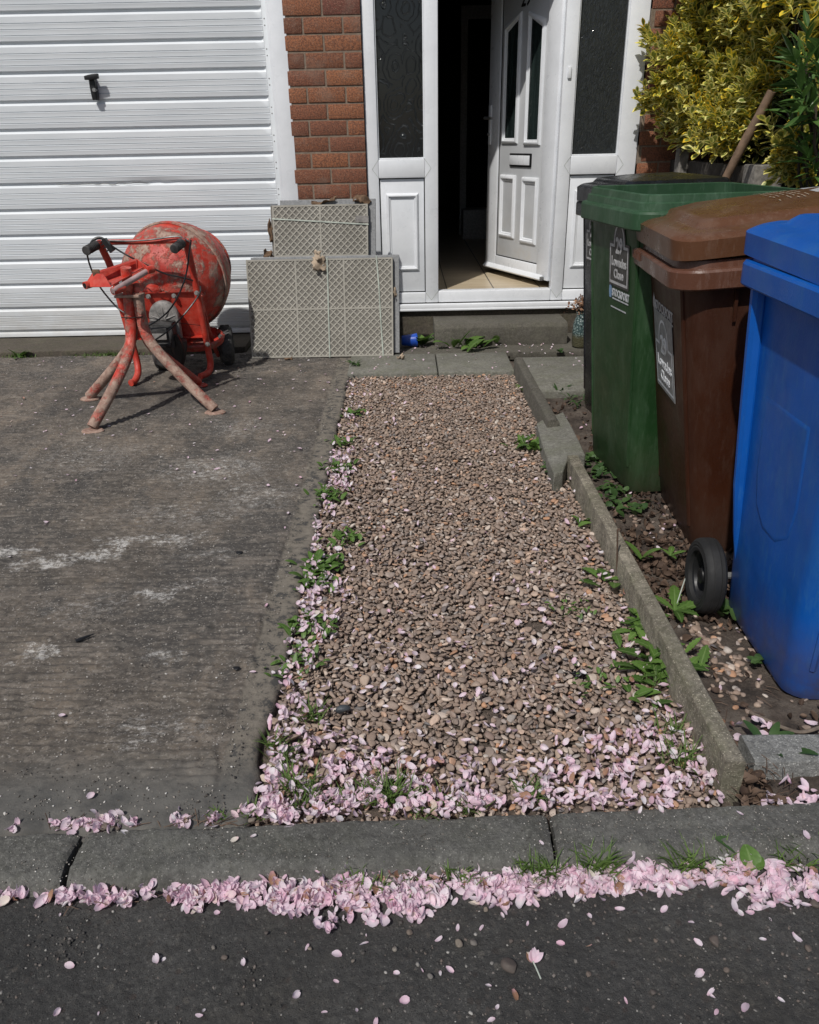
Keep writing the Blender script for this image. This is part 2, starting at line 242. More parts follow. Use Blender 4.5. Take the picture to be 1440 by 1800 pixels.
def gl(v, off, p, w): return t.math('LESS_THAN', t.math('ABSOLUTE', t.math('SUBTRACT', t.math('FRACT', t.math('DIVIDE', t.math('ADD', v, off), p)), .5)), w)
c = t.ramp(t.noise(5, 5, .6, t.map((.6, 3, 1))), (.3, (.50, .40, .27)), (.7, (.63, .53, .38)))
c = t.mix(gl(Y, .02, .30, .006), c, (.28, .22, .15)); c = t.mix(gl(X, .15-.27, .30, .012), c, (.035, .028, .022)); M['hall_tile'] = t.out(c, .3, None)
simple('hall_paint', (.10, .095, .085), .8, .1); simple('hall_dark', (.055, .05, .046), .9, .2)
simple('slate', (.06, .068, .075), .6, .25, 60)
t = NT('pane_dark'); M['pane_dark'] = t.out(t.ramp(t.noise(18, 3, .5, t.map((1, 1, .1))), (.3, (.008, .012, .012)), (.7, (.03, .045, .042))), .12, t.bump(t.noise(40, 3, .5, t.map((1, 1, .15))), .004))

t = NT('bed_dirt'); M['bed_dirt'] = t.out(t.ramp(t.noise(60, 6, .75), (.4, (.085, .066, .052)), (.6, (.18, .14, .112))), .95, t.bump(t.noise(90, 6, .75), .012))
t = NT('road_pebble'); rnd = t.n('ObjectInfo').outputs['Random']; c = t.ramp(rnd, (0, (.075, .062, .055)), (.35, (.13, .10, .082)), (.6, (.20, .165, .13)), (.8, (.11, .105, .10)), (1, (.30, .265, .22)))
M['road_pebble'] = t.out(t.mix(t.ramp(t.noise(1.6, 5, .7), (.4, 0), (.62, .45)), c, (.06, .05, .045)), .75, None)

t = NT('chipping'); rnd = t.n('NewGeometry').outputs['Random Per Island']
M['chipping'] = t.out(t.ramp(rnd, (0, (.03, .029, .028)), (.3, (.055, .051, .047)), (.55, (.085, .075, .068)), (.75, (.13, .105, .09)), (.9, (.17, .16, .148)), (1, (.36, .345, .32))), .8, None)

t = NT('concrete_grit'); rnd = t.n('NewGeometry').outputs['Random Per Island']
M['concrete_grit'] = t.out(t.ramp(rnd, (0, (.030, .027, .025)), (.25, (.075, .065, .056)), (.5, (.15, .13, .11)), (.75, (.28, .25, .22)), (.9, (.44, .41, .37)), (1, (.62, .60, .57))), .85, None)
# ------------------------------------------------------------------ mesh building
class MB:
    def islands(s, name, mat, parent=None, **kw):
        # one object for each separate piece
        root = list(range(len(s.v)))
        def find(a):
            while root[a] != a: root[a] = root[root[a]]; a = root[a]
            return a
        for f in s.f:
            for i in f[1:]: root[find(i)] = find(f[0])
        grp = {}
        for f in s.f: grp.setdefault(find(f[0]), []).append(f)
        out = []
        for fs in grp.values():
            ids = sorted({i for f in fs for i in f}); mp = {i: k for k, i in enumerate(ids)}; q = MB(); q.v = [s.v[i] for i in ids]; q.f = [tuple(mp[i] for i in f) for f in fs]
            if s.uv: q.uv = [s.uv[i] for i in ids]
            out.append(q.build(name, mat, parent, **kw))
        return out
    def __init__(s): s.v = []; s.f = []; s.uv = []
    def add(s, vs, fs, uvs=None):
        o = len(s.v); s.v += [tuple(v) for v in vs]; s.f += [tuple(i+o for i in f) for f in fs]
        if uvs is not None: s.uv += uvs
        elif s.uv: s.uv += [(0, 0)]*len(vs)
        return s
    def box(s, lo, hi, m=None):
        (a, b, c), (d, e, f) = lo, hi
        vs = [Vector(p) for p in ((a, b, c), (d, b, c), (d, e, c), (a, e, c), (a, b, f), (d, b, f), (d, e, f), (a, e, f))]
        if m is not None: vs = [m @ v for v in vs]
        return s.add(vs, [(0, 3, 2, 1), (4, 5, 6, 7), (0, 1, 5, 4), (1, 2, 6, 5), (2, 3, 7, 6), (3, 0, 4, 7)])
    def prism(s, pts, z0, z1, m=None):
        n = len(pts); vs = [Vector((x, y, z0)) for x, y in pts]+[Vector((x, y, z1)) for x, y in pts]
        if m is not None: vs = [m @ v for v in vs]
        return s.add(vs, [tuple(range(n-1, -1, -1)), tuple(range(n, 2*n))]+[(i, (i+1) % n, n+(i+1) % n, n+i) for i in range(n)])
    def tube(s, pts, r, n=10, caps=True, hollow=0):
        pts = [Vector(p) for p in pts]; rs = r if isinstance(r, (list, tuple)) else [r]*len(pts)
        t0 = (pts[1]-pts[0]).normalized(); up = Vector((0, 0, 1)) if abs(t0.z) < .9 else Vector((1, 0, 0)); nx = t0.cross(up).normalized()
        vs = []
        for i, p in enumerate(pts):
            a = pts[max(0, i-1)]; b = pts[min(len(pts)-1, i+1)]; t = (b-a).normalized()
            nx = (nx - t*nx.dot(t)).normalized(); ny = t.cross(nx)
            vs += [p + (nx*math.cos(2*PI*k/n)+ny*math.sin(2*PI*k/n))*rs[i] for k in range(n)]
        L = len(pts); fs = [(i*n+k, i*n+(k+1) % n, (i+1)*n+(k+1) % n, (i+1)*n+k) for i in range(L-1) for k in range(n)]
        if caps: fs += [tuple(range(n-1, -1, -1)), tuple(range((L-1)*n, L*n))]
        return s.add(vs, fs)
    def lathe(s, prof, m, n=24, sx=1., sy=1.):
        vs = []; idx = []
        for r, z in prof:
            if r < 1e-5: idx.append([len(vs)]*n); vs.append(m @ Vector((0, 0, z)))
            else:
                idx.append(list(range(len(vs), len(vs)+n))); vs += [m @ Vector((r*math.cos(2*PI*k/n)*sx, r*math.sin(2*PI*k/n)*sy, z)) for k in range(n)]
        fs = []
        for i in range(len(prof)-1):
            for k in range(n):
                q = (idx[i][k], idx[i][(k+1) % n], idx[i+1][(k+1) % n], idx[i+1][k]); u = []
                for z in q:
                    if z not in u: u.append(z)
                if len(u) > 2: fs.append(tuple(u))
        return s.add(vs, fs)
    def loft(s, secs, cap0=True, cap1=True):
        n = len(secs[0]); vs = [p for q in secs for p in q]
        fs = [(i*n+k, i*n+(k+1) % n, (i+1)*n+(k+1) % n, (i+1)*n+k) for i in range(len(secs)-1) for k in range(n)]
        if cap0: fs.append(tuple(range(n-1, -1, -1)))
        if cap1: fs.append(tuple(range((len(secs)-1)*n, len(secs)*n)))
        return s.add(vs, fs)
    def grid(s, fn, nu, nv, uv=False):
        vs = [fn(i/nu, j/nv) for j in range(nv+1) for i in range(nu+1)]
        fs = [(j*(nu+1)+i, j*(nu+1)+i+1, (j+1)*(nu+1)+i+1, (j+1)*(nu+1)+i) for j in range(nv) for i in range(nu)]
        return s.add(vs, fs, [(i/nu, j/nv) for j in range(nv+1) for i in range(nu+1)] if uv else None)
    def build(s, name, mat, parent=None, bevel=0., seg=2, smooth=None, kind=None, label=None, recalc=True):
        me = bpy.data.meshes.new(name); me.from_pydata([tuple(v) for v in s.v], [], s.f)
        if bevel or recalc:
            bm = bmesh.new(); bm.from_mesh(me)
            if recalc: bmesh.ops.recalc_face_normals(bm, faces=bm.faces)
            if bevel:
                es = [e for e in bm.edges if len(e.link_faces) == 2 and e.calc_face_angle(0) > .5]
                bmesh.ops.bevel(bm, geom=es, offset=bevel, segments=seg, profile=.5, affect='EDGES', clamp_overlap=True)
            bm.to_mesh(me); bm.free()
        if s.uv and not bevel:
            ul = me.uv_layers.new(name='UVMap'); li = np.empty(len(me.loops), np.int32); me.loops.foreach_get('vertex_index', li)
            ul.data.foreach_set('uv', np.array(s.uv, np.float32)[li].ravel())
        return link(name, me, mat, parent, smooth if smooth is not None else True, kind, label)
def link(name, me, mat, parent=None, smooth=True, kind=None, label=None, angle=.6):
    if isinstance(mat, str): mat = M[mat]
    me.materials.append(mat)
    if smooth:
        me.polygons.foreach_set('use_smooth', np.ones(len(me.polygons), bool))
        try: me.set_sharp_from_angle(angle=angle)
        except Exception: pass
    o = bpy.data.objects.new(name, me); COL.objects.link(o)
    if parent is not None: setpar(o, parent)
    if kind: o['kind'] = kind
    if label: o['label'] = label
    return o
WM = {}
def setpar(o, p):
    o.parent = p; m = WM.get(p.name)
    if m is not None: o.matrix_parent_inverse = m.inverted()
def tag(o, label, cat, group=None, kind=None):
    if label: o['label'] = label
    if cat: o['category'] = cat
    if group: o['group'] = group
    if kind: o['kind'] = kind
    return o
def thing(name, label, cat, loc=(0, 0, 0), group=None, rz=0., local=False):
    o = bpy.data.objects.new(name, None); COL.objects.link(o); o.location = loc; o.rotation_euler = (0, 0, rz); o.empty_display_size = .05
    if not local: WM[o.name] = Matrix.Translation(Vector(loc)) @ Matrix.Rotation(rz, 4, 'Z')
    return tag(o, label, cat, group)
def chaikin(pts, it=2):
    pts = [Vector(p) for p in pts]
    for _ in range(it):
        q = [pts[0]]
        for a, b in zip(pts, pts[1:]): q += [a*.75+b*.25, a*.25+b*.75]
        pts = q+[pts[-1]]
    return pts
def rrect(hw, y0, y1, r, z, n=5):
    out = []
    for cx, cy, a in ((hw-r, y1-r, 0), (-hw+r, y1-r, PI/2), (-hw+r, y0+r, PI), (hw-r, y0+r, 1.5*PI)):
        out += [Vector((cx+r*math.cos(a+PI/2*k/n), cy+r*math.sin(a+PI/2*k/n), z)) for k in range(n+1)]
    return out
def from_np(name, V, Fq, mat, parent=None, kind=None, uv=None, smooth=True, colr=None):
    me = bpy.data.meshes.new(name); nf, k = Fq.shape
    me.vertices.add(len(V)); me.vertices.foreach_set('co', V.astype(np.float32).ravel())
    me.loops.add(nf*k); me.loops.foreach_set('vertex_index', Fq.astype(np.int32).ravel())
    me.polygons.add(nf); me.polygons.foreach_set('loop_start', (np.arange(nf)*k).astype(np.int32))
    try: me.polygons.foreach_set('loop_total', np.full(nf, k, np.int32))
    except Exception: pass
    if uv is not None:
        ul = me.uv_layers.new(name='UVMap'); ul.data.foreach_set('uv', uv[Fq.ravel()].astype(np.float32).ravel())
    me.update(calc_edges=True); me.validate()
    o = link(name, me, mat, parent, False, kind)
    if smooth: me.polygons.foreach_set('use_smooth', np.ones(nf, bool))
    return o
def rotmats(yaw, pitch, roll):
    cy, sy, cp, sp, cr, sr = np.cos(yaw), np.sin(yaw), np.cos(pitch), np.sin(pitch), np.cos(roll), np.sin(roll); o, z = np.ones_like(cy), np.zeros_like(cy)
    A = np.stack([cy, -sy, z, sy, cy, z, z, z, o], -1).reshape(-1, 3, 3); B = np.stack([o, z, z, z, cp, -sp, z, sp, cp], -1).reshape(-1, 3, 3)
    C_ = np.stack([cr, z, sr, z, o, z, -sr, z, cr], -1).reshape(-1, 3, 3)
    return A @ B @ C_
def scatter(protos, P, Rm, S, pick):
    Vs, Fs, Us, o = [], [], [], 0
    for k, (pv, pf, pu) in enumerate(protos):
        ii = np.where(pick == k)[0]
        if not len(ii): continue
        v = np.einsum('nij,nvj->nvi', Rm[ii], pv[None]*S[ii][:, None, :]) + P[ii][:, None, :]
        f = pf[None]+(np.arange(len(ii))*len(pv))[:, None, None]+o
        Vs.append(v.reshape(-1, 3)); Fs.append(f.reshape(-1, pf.shape[1])); o += len(ii)*len(pv)
        if pu is not None: Us.append(np.tile(pu, (len(ii), 1)))
    return np.concatenate(Vs), np.concatenate(Fs), (np.concatenate(Us) if Us else None)
def vnoise(x, y, seed=0):
    r = np.random.default_rng(seed); tot = 0
    for k in range(5):
        a = r.uniform(0, 2*PI, 3); f = 2.**k
        tot = tot+(np.sin(f*(x*math.cos(a[0])+y*math.sin(a[0]))+a[1])*np.cos(f*(y*math.cos(a[0])-x*math.sin(a[0]))*1.1+a[2]))/(1+.6*k)
    return tot/2.4
BEDX0, BEDX1, BEDY0, BEDY1 = -.31, .595, 1.09, 4.16
# ------------------------------------------------------------------ the ground
MB().box((-60, -60, -.40), (60, 60, -.060)).build('ground', 'soil', kind='structure')
MB().box((-60, -60, -.058), (60, .995, -.034)).build('road', 'asphalt', kind='structure')
def lattice(x, y, fx, fy, seed):
    # smooth value noise on a grid of fx by fy cells per metre, about -1..1
    r = np.random.default_rng(seed).uniform(-1, 1, (257, 257)); u, v = x*fx+1000.37*seed % 71, y*fy+517.1*seed % 53
    i, j = np.floor(u).astype(int), np.floor(v).astype(int); a, b = u-i, v-j; a, b = a*a*(3-2*a), b*b*(3-2*b); i0, i1, j0, j1 = i % 257, (i+1) % 257, j % 257, (j+1) % 257
    return (r[i0, j0]*(1-a)+r[i1, j0]*a)*(1-b)+(r[i0, j1]*(1-a)+r[i1, j1]*a)*b
def fbm(x, y, f, octs, seed, ax=1., gain=.55):
    return sum(gain**k*lattice(x, y, f*ax*2.03**k, f*2.03**k, seed+k) for k in range(octs))
def sheet(name, X_, Y_, Z_, mat, kind='structure', flip=False):
    h, w = X_.shape; ii = np.arange(h*w).reshape(h, w); q = np.stack([ii[:-1, :-1], ii[:-1, 1:], ii[1:, 1:], ii[1:, :-1]], -1).reshape(-1, 4)
    return from_np(name, np.stack([X_, Y_, Z_], -1).reshape(-1, 3), q, mat, kind=kind)
nu, nv = 640, 860
uu = np.concatenate([np.linspace(0, .30, 60)[:-1], np.linspace(.30, 1, nu-60+1)]); vv = np.linspace(0, 1, nv)**1.18
U_, V_ = np.meshgrid(uu, vv); Y_ = 1.0725+(4.70-1.0725)*V_
ex = -.312+.005*np.sin(Y_*9)+.007*fbm(0*Y_, Y_, 14, 4, 31)-.018*np.exp(-((Y_-1.35)/.09)**2)+.010*np.exp(-((Y_-2.6)/.07)**2)
X_ = -4.2+(ex+4.2)*U_
Y_ = Y_+(1-V_)**40*(.020*(X_+.3)+.005*fbm(X_, 0*X_, 16, 4, 41))
wob = .012*fbm(X_, Y_, 1.5, 3, 51)+.007*fbm(X_, Y_, 16, 3, 61, .5); ph = (Y_+wob)/.027
tamp = (1-np.abs(2*(ph-np.floor(ph))-1)**1.6)*np.clip(.50+1.2*fbm(X_, Y_, 9, 5, 71, .55, .7), 0, 1.4)
bord = np.clip((X_-ex+.088+.012*fbm(X_, Y_, 9, 3, 81))/.006, 0, 1); endm = np.clip((1.22+.05*fbm(X_, Y_, 5, 3, 91)-Y_)/.05, 0, 1); rough = 1-np.maximum(bord, endm)
Z_ = .0052*tamp*rough+.0019*fbm(X_, Y_, 55, 4, 101, .75, .7)*(.35+.65*rough)+.0009*fbm(X_, Y_, 3, 3, 111)-.0028
pit = np.clip(fbm(X_, Y_, 30, 3, 121)-.75, 0, 1); Z_ = Z_-.006*pit*rough-.002*bord
edge_d = np.minimum(ex-X_, Y_-1.0725); Z_ = Z_-.012*np.exp(-np.clip(edge_d, 0, 1)/.006)
for arr in (0,):
    X_ = np.concatenate([X_, X_[:, -1:]-.004], 1); Y_ = np.concatenate([Y_, Y_[:, -1:]], 1); Z_ = np.concatenate([Z_, Z_[:, -1:]*0-.06], 1)
    X_ = np.concatenate([X_[:1], X_], 0); Y_ = np.concatenate([Y_[:1]+.004, Y_], 0); Z_ = np.concatenate([Z_[:1]*0-.06, Z_], 0)
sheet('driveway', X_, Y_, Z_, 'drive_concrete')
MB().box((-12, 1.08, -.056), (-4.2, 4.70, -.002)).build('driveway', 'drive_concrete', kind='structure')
MB().prism([(-3.6, 4.695), (-.98, 4.745), (-.98, 5.3), (-3.6, 5.3)], -.05, .028).build('garage_ledge', 'ledge_concrete', kind='structure', bevel=.008)
gx, gy = np.meshgrid(np.linspace(-1.15, 1.25, 900), np.linspace(.45, 1.04, 260)); gz = -.0285+.0012*fbm(gx, gy, 90, 3, 131, 1., .7)+.002*fbm(gx, gy, 9, 3, 141)-.006*np.clip((gy-.93)/.1, 0, 1)
sheet('road', gx, gy, gz, 'asphalt')
def kerb_at(x): return 1.088+.0285*(x+.03)                 # far edge of the kerb line
for a, b in ((-3.2, -2.40), (-2.39, -1.51), (-1.50, -.628), (-.616, .2475), (.2560, 1.125), (1.135, 2.0)):
    nk = int((b-a)/.006); xx = np.linspace(a, b, nk); base = [(0, -.10), (0, -.012), (-.002, -.005), (-.006, -.001)]+[(-.006-(.080)*k/14, 0) for k in range(1, 15)]+[(-.094, -.002), (-.101, -.006), (-.108, -.012), (-.114, -.020), (-.119, -.030), (-.122, -.042), (-.122, -.10)]
    PY, PZ = np.array([p[0] for p in base]), np.array([p[1] for p in base]); XX, YY = np.meshgrid(xx, PY, indexing='ij'); ZZ = np.tile(PZ, (nk, 1)); YW = YY+kerb_at(XX)
    rel = .0011*fbm(XX, YW+ZZ, 70, 3, 151, 1., .7)+.0018*fbm(XX, YW+ZZ, 14, 3, 161); chip = np.clip(fbm(XX, YW*.5, 22, 3, 171)-.55, 0, .6)*.011*np.exp(-((YY+.108)/.02)**2)
    ends = np.exp(-np.minimum(XX-a, b-XX)/.006); up = (ZZ > -.09)
    ZZ = ZZ+up*(rel-chip-.007*ends); YW = YW+up*(rel*.6+chip*.7); XX = XX+up*.0015*fbm(YW, ZZ, 40, 2, 181)*ends
    mbk = MB(); mbk.loft([[Vector((XX[i, j], YW[i, j], ZZ[i, j])) for j in range(len(base))] for i in range(nk)]); mbk.build('kerb', 'kerb_concrete', kind='structure')
for (xa, xb) in ((-.325, .168), (.174, .588)):
    MB().box((xa, 4.165, -.05), (xb, 4.585, .002)).build('path', 'flag_concrete', kind='structure', bevel=.006)
MB().box((-.975, 4.592, -.05), (1.36, 5.3, -.002)).build('path', 'step_concrete', kind='structure', bevel=.006)
MB().box((.655, 3.775, -.05), (1.18, 4.45, .004)).build('path', 'flag_concrete', kind='structure', bevel=.008)
def soil_z(x, y): return -.030+.010*vnoise(x*6, y*6, 3)+.004*vnoise(x*23, y*23, 4)+np.clip((x-.7)*.03, 0, .03)
gx, gy = np.meshgrid(np.linspace(.625, 1.62, 70), np.linspace(1.09, 3.80, 170)); gz = soil_z(gx, gy)
ii = np.arange(70*170).reshape(170, 70); q = np.stack([ii[:-1, :-1], ii[:-1, 1:], ii[1:, 1:], ii[1:, :-1]], -1).reshape(-1, 4)
from_np('soil_bed', np.stack([gx, gy, gz], -1).reshape(-1, 3), q, 'soil', kind='structure')
gx, gy = np.meshgrid(np.linspace(-.34, .62, 60), np.linspace(1.08, 4.20, 150)); gz = -.034+.004*vnoise(gx*9, gy*9, 5)
ii = np.arange(60*150).reshape(150, 60); q = np.stack([ii[:-1, :-1], ii[:-1, 1:], ii[1:, 1:], ii[1:, :-1]], -1).reshape(-1, 4)
from_np('bed_soil', np.stack([gx, gy, gz], -1).reshape(-1, 3), q, 'bed_dirt', kind='structure')
# pebbles: real stones, two layers
def ico(sub, seed):
    bm = bmesh.new(); bmesh.ops.create_icosphere(bm, subdivisions=sub, radius=1.); bm.verts.ensure_lookup_table()
    v = np.array([x.co[:] for x in bm.verts]); f = np.array([[y.index for y in x.verts] for x in bm.faces]); bm.free(); r = np.random.default_rng(seed)
    for _ in range(5):
        d = r.normal(size=3); d /= np.linalg.norm(d); v += np.outer(np.clip(v @ d-r.uniform(.15, .6), 0, 1)*-r.uniform(.35, .8), d)
    d = r.normal(size=(3, 3))*1.6; v *= (1+.09*np.sin(v @ d.T).sum(1))[:, None]
    return v, f, None
hi = [ico(3, k) for k in range(7)]; mid = [ico(2, k) for k in range(7)]
def pebble_cloud(n_try, x0, x1, y0, y1, zc, smin, smax, spacing):
    cell = {}; P = []; Sz = []
    xs = rng.uniform(x0, x1, n_try); ys = rng.uniform(y0, y1, n_try); ss = smin+(smax-smin)*rng.beta(1.3, 2.7, n_try)
    for x, y, s in zip(xs, ys, ss):
        ci, cj = int(x/.03), int(y/.03); ok = True
        for di in (-1, 0, 1):
            for dj in (-1, 0, 1):
                for (px, py, ps) in cell.get((ci+di, cj+dj), ()):
                    if (px-x)**2+(py-y)**2 < (spacing*(s+ps))**2: ok = False; break
                if not ok: break
            if not ok: break
        if ok: cell.setdefault((ci, cj), []).append((x, y, s)); P.append((x, y, zc)); Sz.append(s)
    return np.array(P), np.array(Sz)
PA, SA = pebble_cloud(100000, BEDX0, BEDX1, BEDY0, BEDY1, -.026, .0056, .0160, .74)
PB, SB = pebble_cloud(70000, BEDX0+.004, BEDX1, BEDY0+.005, BEDY1, -.015, .0052, .0150, .86)
P = np.concatenate([PA, PB]); S = np.concatenate([SA, SB]); n = len(P)
hump = vnoise(P[:, 0]*5, P[:, 1]*5, 8)
gap = np.zeros(n, bool)
for cx, cy, rr in ((.326, 1.75, .035), (.245, 1.645, .018), (.40, 1.53, .018), (.17, 1.40, .02)): gap |= (P[:, 0]-cx)**2+(P[:, 1]-cy)**2 < (rr*(1+.4*hump))**2
near_edge = np.minimum(P[:, 0]-BEDX0, P[:, 1]-BEDY0) < .05
keep = ~gap & ~(near_edge & (rng.uniform(size=n) < .25)) & (P[:, 1] > kerb_at(P[:, 0])+S+.001); P, S, hump = P[keep], S[keep], hump[keep]; n = len(P)
P[:, 2] += .005*hump+rng.normal(0, .0022, n)-np.where(P[:, 1] < 1.2, .006, 0)
sc = np.stack([S*rng.uniform(1.0, 1.45, n), S*rng.uniform(.78, 1.05, n), S*rng.uniform(.45, .78, n)], -1)
Rm = rotmats(rng.uniform(0, 2*PI, n), rng.normal(0, .30, n), rng.normal(0, .30, n)); pick = rng.integers(0, 7, n); nearm = P[:, 1] < 2.1
V1, F1, _ = scatter(hi, P[nearm], Rm[nearm], sc[nearm], pick[nearm]); V2, F2, _ = scatter(mid, P[~nearm], Rm[~nearm], sc[~nearm], pick[~nearm])
from_np('gravel', np.concatenate([V1, V2]), np.concatenate([F1, F2+len(V1)]), 'pebble', kind='stuff')
lo1 = [ico(1, 60+k) for k in range(5)]; ng = 9000; gp_ = np.stack([rng.uniform(BEDX0, BEDX1, ng), rng.uniform(BEDY0, BEDY1, ng), rng.uniform(-.024, -.012, ng)], -1); gp_ = gp_[gp_[:, 1] > kerb_at(gp_[:, 0])+.006]; ng = len(gp_); gs = rng.uniform(.0016, .0042, ng)
V1, F1, _ = scatter(lo1, gp_, rotmats(rng.uniform(0, 6.3, ng), rng.normal(0, .5, ng), rng.normal(0, .5, ng)), np.stack([gs*1.3, gs, gs*.8], -1), rng.integers(0, 5, ng)); from_np('gravel_grit', V1, F1, 'pebble', kind='stuff')
# chippings standing out of the tarmac, stones strewn on the soil
ng = 11000; gp_ = np.stack([rng.uniform(-1.1, 1.2, ng), rng.uniform(.47, .985, ng), np.full(ng, -.0290)], -1); dens = fbm(gp_[:, 0], gp_[:, 1], 5, 3, 191); kp = dens+rng.uniform(-.8, .8, ng) > -.1; gp_ = gp_[kp]; ng = len(gp_)
gs = .0012+.0046*rng.beta(1.0, 4.2, ng); lo_ = [ico(1, 90+k) for k in range(5)]
V, F, _ = scatter(lo_, gp_, rotmats(rng.uniform(0, 6.3, ng), rng.normal(0, .3, ng), rng.normal(0, .3, ng)), np.stack([gs*rng.uniform(1, 1.5, ng), gs, gs*.8], -1), rng.integers(0, 5, ng))
nd = 19000; dx_, dy_ = -.36-2.6*rng.random(nd)**1.2, 1.10+3.5*rng.random(nd)**1.25; kp = fbm(dx_, dy_, 3, 3, 201)+rng.uniform(-.7, .7, nd) > -.12; dx_, dy_ = dx_[kp], dy_[kp]; nd = len(dx_); ds_ = .0010+.0040*rng.beta(1.0, 4.6, nd)
V2_, F2_, _ = scatter(lo_, np.stack([dx_, dy_, np.full(nd, -.0016)], -1), rotmats(rng.uniform(0, 6.3, nd), rng.normal(0, .3, nd), rng.normal(0, .3, nd)), np.stack([ds_*rng.uniform(1, 1.9, nd), ds_, ds_*.5], -1), rng.integers(0, 5, nd))
from_np('driveway_grit', V2_, F2_, 'concrete_grit', kind='stuff')
nd = 2600; dx_ = rng.uniform(-1.1, 1.2, nd); dy_ = kerb_at(dx_)-.006-.10*rng.random(nd); ds_ = .0008+.0022*rng.beta(1.0, 4., nd)
V2_, F2_, _ = scatter(lo_, np.stack([dx_, dy_, np.where(kerb_at(dx_)-dy_ > .09, -.006, 0.)-.0004], -1), rotmats(rng.uniform(0, 6.3, nd), rng.normal(0, .3, nd), rng.normal(0, .3, nd)), np.stack([ds_*1.3, ds_, ds_*.6], -1), rng.integers(0, 5, nd))
from_np('kerb_grit', V2_, F2_, 'concrete_grit', kind='stuff')
from_np('road_grit', V, F, 'chipping', kind='stuff')
ns = 230; sx_ = np.concatenate([rng.normal(.76, .045, 130), rng.uniform(.66, 1.0, 100)]); sy_ = np.concatenate([rng.normal(1.60, .09, 130), rng.uniform(1.25, 2.6, 100)]); ss_ = .005+.010*rng.beta(1.5, 3, ns); ok = (sx_ > .648); sx_, sy_, ss_ = sx_[ok], sy_[ok], ss_[ok]; ns = len(sx_)
V, F, _ = scatter(mid, np.stack([sx_, sy_, soil_z(sx_, sy_)+.001], -1), rotmats(rng.uniform(0, 6.3, ns), rng.normal(0, .3, ns), rng.normal(0, .3, ns)), np.stack([ss_*1.3, ss_, ss_*.65], -1), rng.integers(0, 7, ns))
from_np('strewn_pebbles', V, F, 'pebble', kind='stuff')
# ------------------------------------------------------------------ the house
HB, HF, HG = 5.05, 5.075, 5.09            # brick face, door-frame face, garage door face
house = thing('brick_house', 'red brick house front with a white garage door and open front door', 'house', (0, HB, 0))
def bricks(x0, x1, z0, z1, off=0.):
    mb = MB(); h, L, j = .0745, .2095, .0105; row = 0; zb = W(560, 26, HB).z       # a bed joint seen at that height
    k0 = math.floor((z0-zb)/(h+j)); 
    for k in range(k0, int((z1-zb)/(h+j))+1):
        z = zb+k*(h+j); x = x0-(L+j)*(.0 if k % 2 == 0 else .5)-off
        while x < x1:
            a, b = max(x, x0), min(x+L, x1)
            if b-a > .02 and z+h > z0 and z < z1:
                dy = random.uniform(0, .004); dz = random.uniform(-.001, .001); mb.box((a, HB+dy, max(z, z0)+dz), (b, HB+.05, min(z+h, z1)+dz))
            x += L+j
    return mb
bricks(-.640, -.216, 0, 2.75).build('brick_wall', 'brick', house, bevel=.003, seg=2)
bricks(1.385, 2.9, 0, 2.75, .09).build('brick_wall', 'brick', house, bevel=.003, seg=2)
bricks(-3.9, -3.12, 0, 2.75).build('brick_wall', 'brick', house, bevel=.003, seg=1)
mo = MB(); mo.box((-.640, HB+.006, 0), (-.216, HB+.25, 2.75)).box((1.385, HB+.006, 0), (2.9, HB+.25, 2.75)).box((-3.9, HB+.006, 0), (-3.12, HB+.25, 2.75))
mo.box((-3.12, HB+.012, 2.25), (-.640, HB+.25, 2.75)).box((-.216, HB+.012, 2.16), (1.385, HB+.25, 2.75)); mo.build('mortar', 'mortar', house)
MB().box((-.216, HB+.02, 0), (1.385, HB+.2, .165)).build('plinth', 'ledge_concrete', house)
# garage door
zs = [W(457, 10.7, HG).z, W(464, 116.7, HG).z, W(479, 266.4, HG).z]; pit = (zs[0]-zs[2])/5
GX1 = W(463, 60, HG).x; prof = []
ztop = 2.20; zbot = .036; z = zs[0]+3*pit
prof.append((0, ztop))
while z > zbot+.02:
    seq = [(0, z+.004), (.016, z+.001), (.016, z-.012), (.002, z-.020), (-.002, z-.026)]
    for kk in (.40, .60, .80): seq += [(-.001, z-pit*kk+.0025), (.005, z-pit*kk), (-.003, z-pit*kk-.004), (-.001, z-pit*kk-.012)]
    for d, zz in seq:
        if zbot+.02 < zz < ztop: prof.append((d, zz))
    z -= pit
prof += [(0, zbot+.018), (0, zbot)]
gd = MB(); xs = np.concatenate([np.linspace(-3.02, GX1-.02, 60), [GX1-.004, GX1]]); nx = len(xs); vs = []; fs = []
for i, x in enumerate(xs):
    k = 1. if i < nx-2 else (.5 if i == nx-2 else 0.)
    for d, zz in prof:
        dent = .010*math.exp(-((x+1.49)/.16)**2)*math.exp(-((zz-W(200, 321, HG).z)/.018)**2)
        vs.append((x, HG+d*k+dent, zz+.004*math.sin(x*50)*(dent*90)))
m_ = len(prof); fs = [(i*m_+j, (i+1)*m_+j, (i+1)*m_+j+1, i*m_+j+1) for i in range(nx-1) for j in range(m_-1)]
gd.add(vs, fs); gdo = gd.build('garage_door', 'garage_paint', house, recalc=False)
GS = W(475, 60, HG).x
st_ = MB().box((GX1, HG-.001, zbot), (GS, HG+.03, ztop)).box((-3.08, HG-.001, zbot), (-3.02, HG+.03, ztop)); so_ = st_.islands('stile', 'garage_paint', gdo, bevel=.003)
rv = MB(); z = zs[0]+3*pit
while z > .12:
    for kk in (.40, .62): rv.lathe([(0, -.002), (.003, -.0015), (.004, 0)], Matrix.Translation((GX1+.012, HG-.001, z-pit*kk)) @ Matrix.Rotation(PI/2, 4, 'X') @ Matrix.Diagonal((1, 1, -1, 1)), 6)
    z -= pit
rv.islands('rivet', 'grey_metal', gdo)
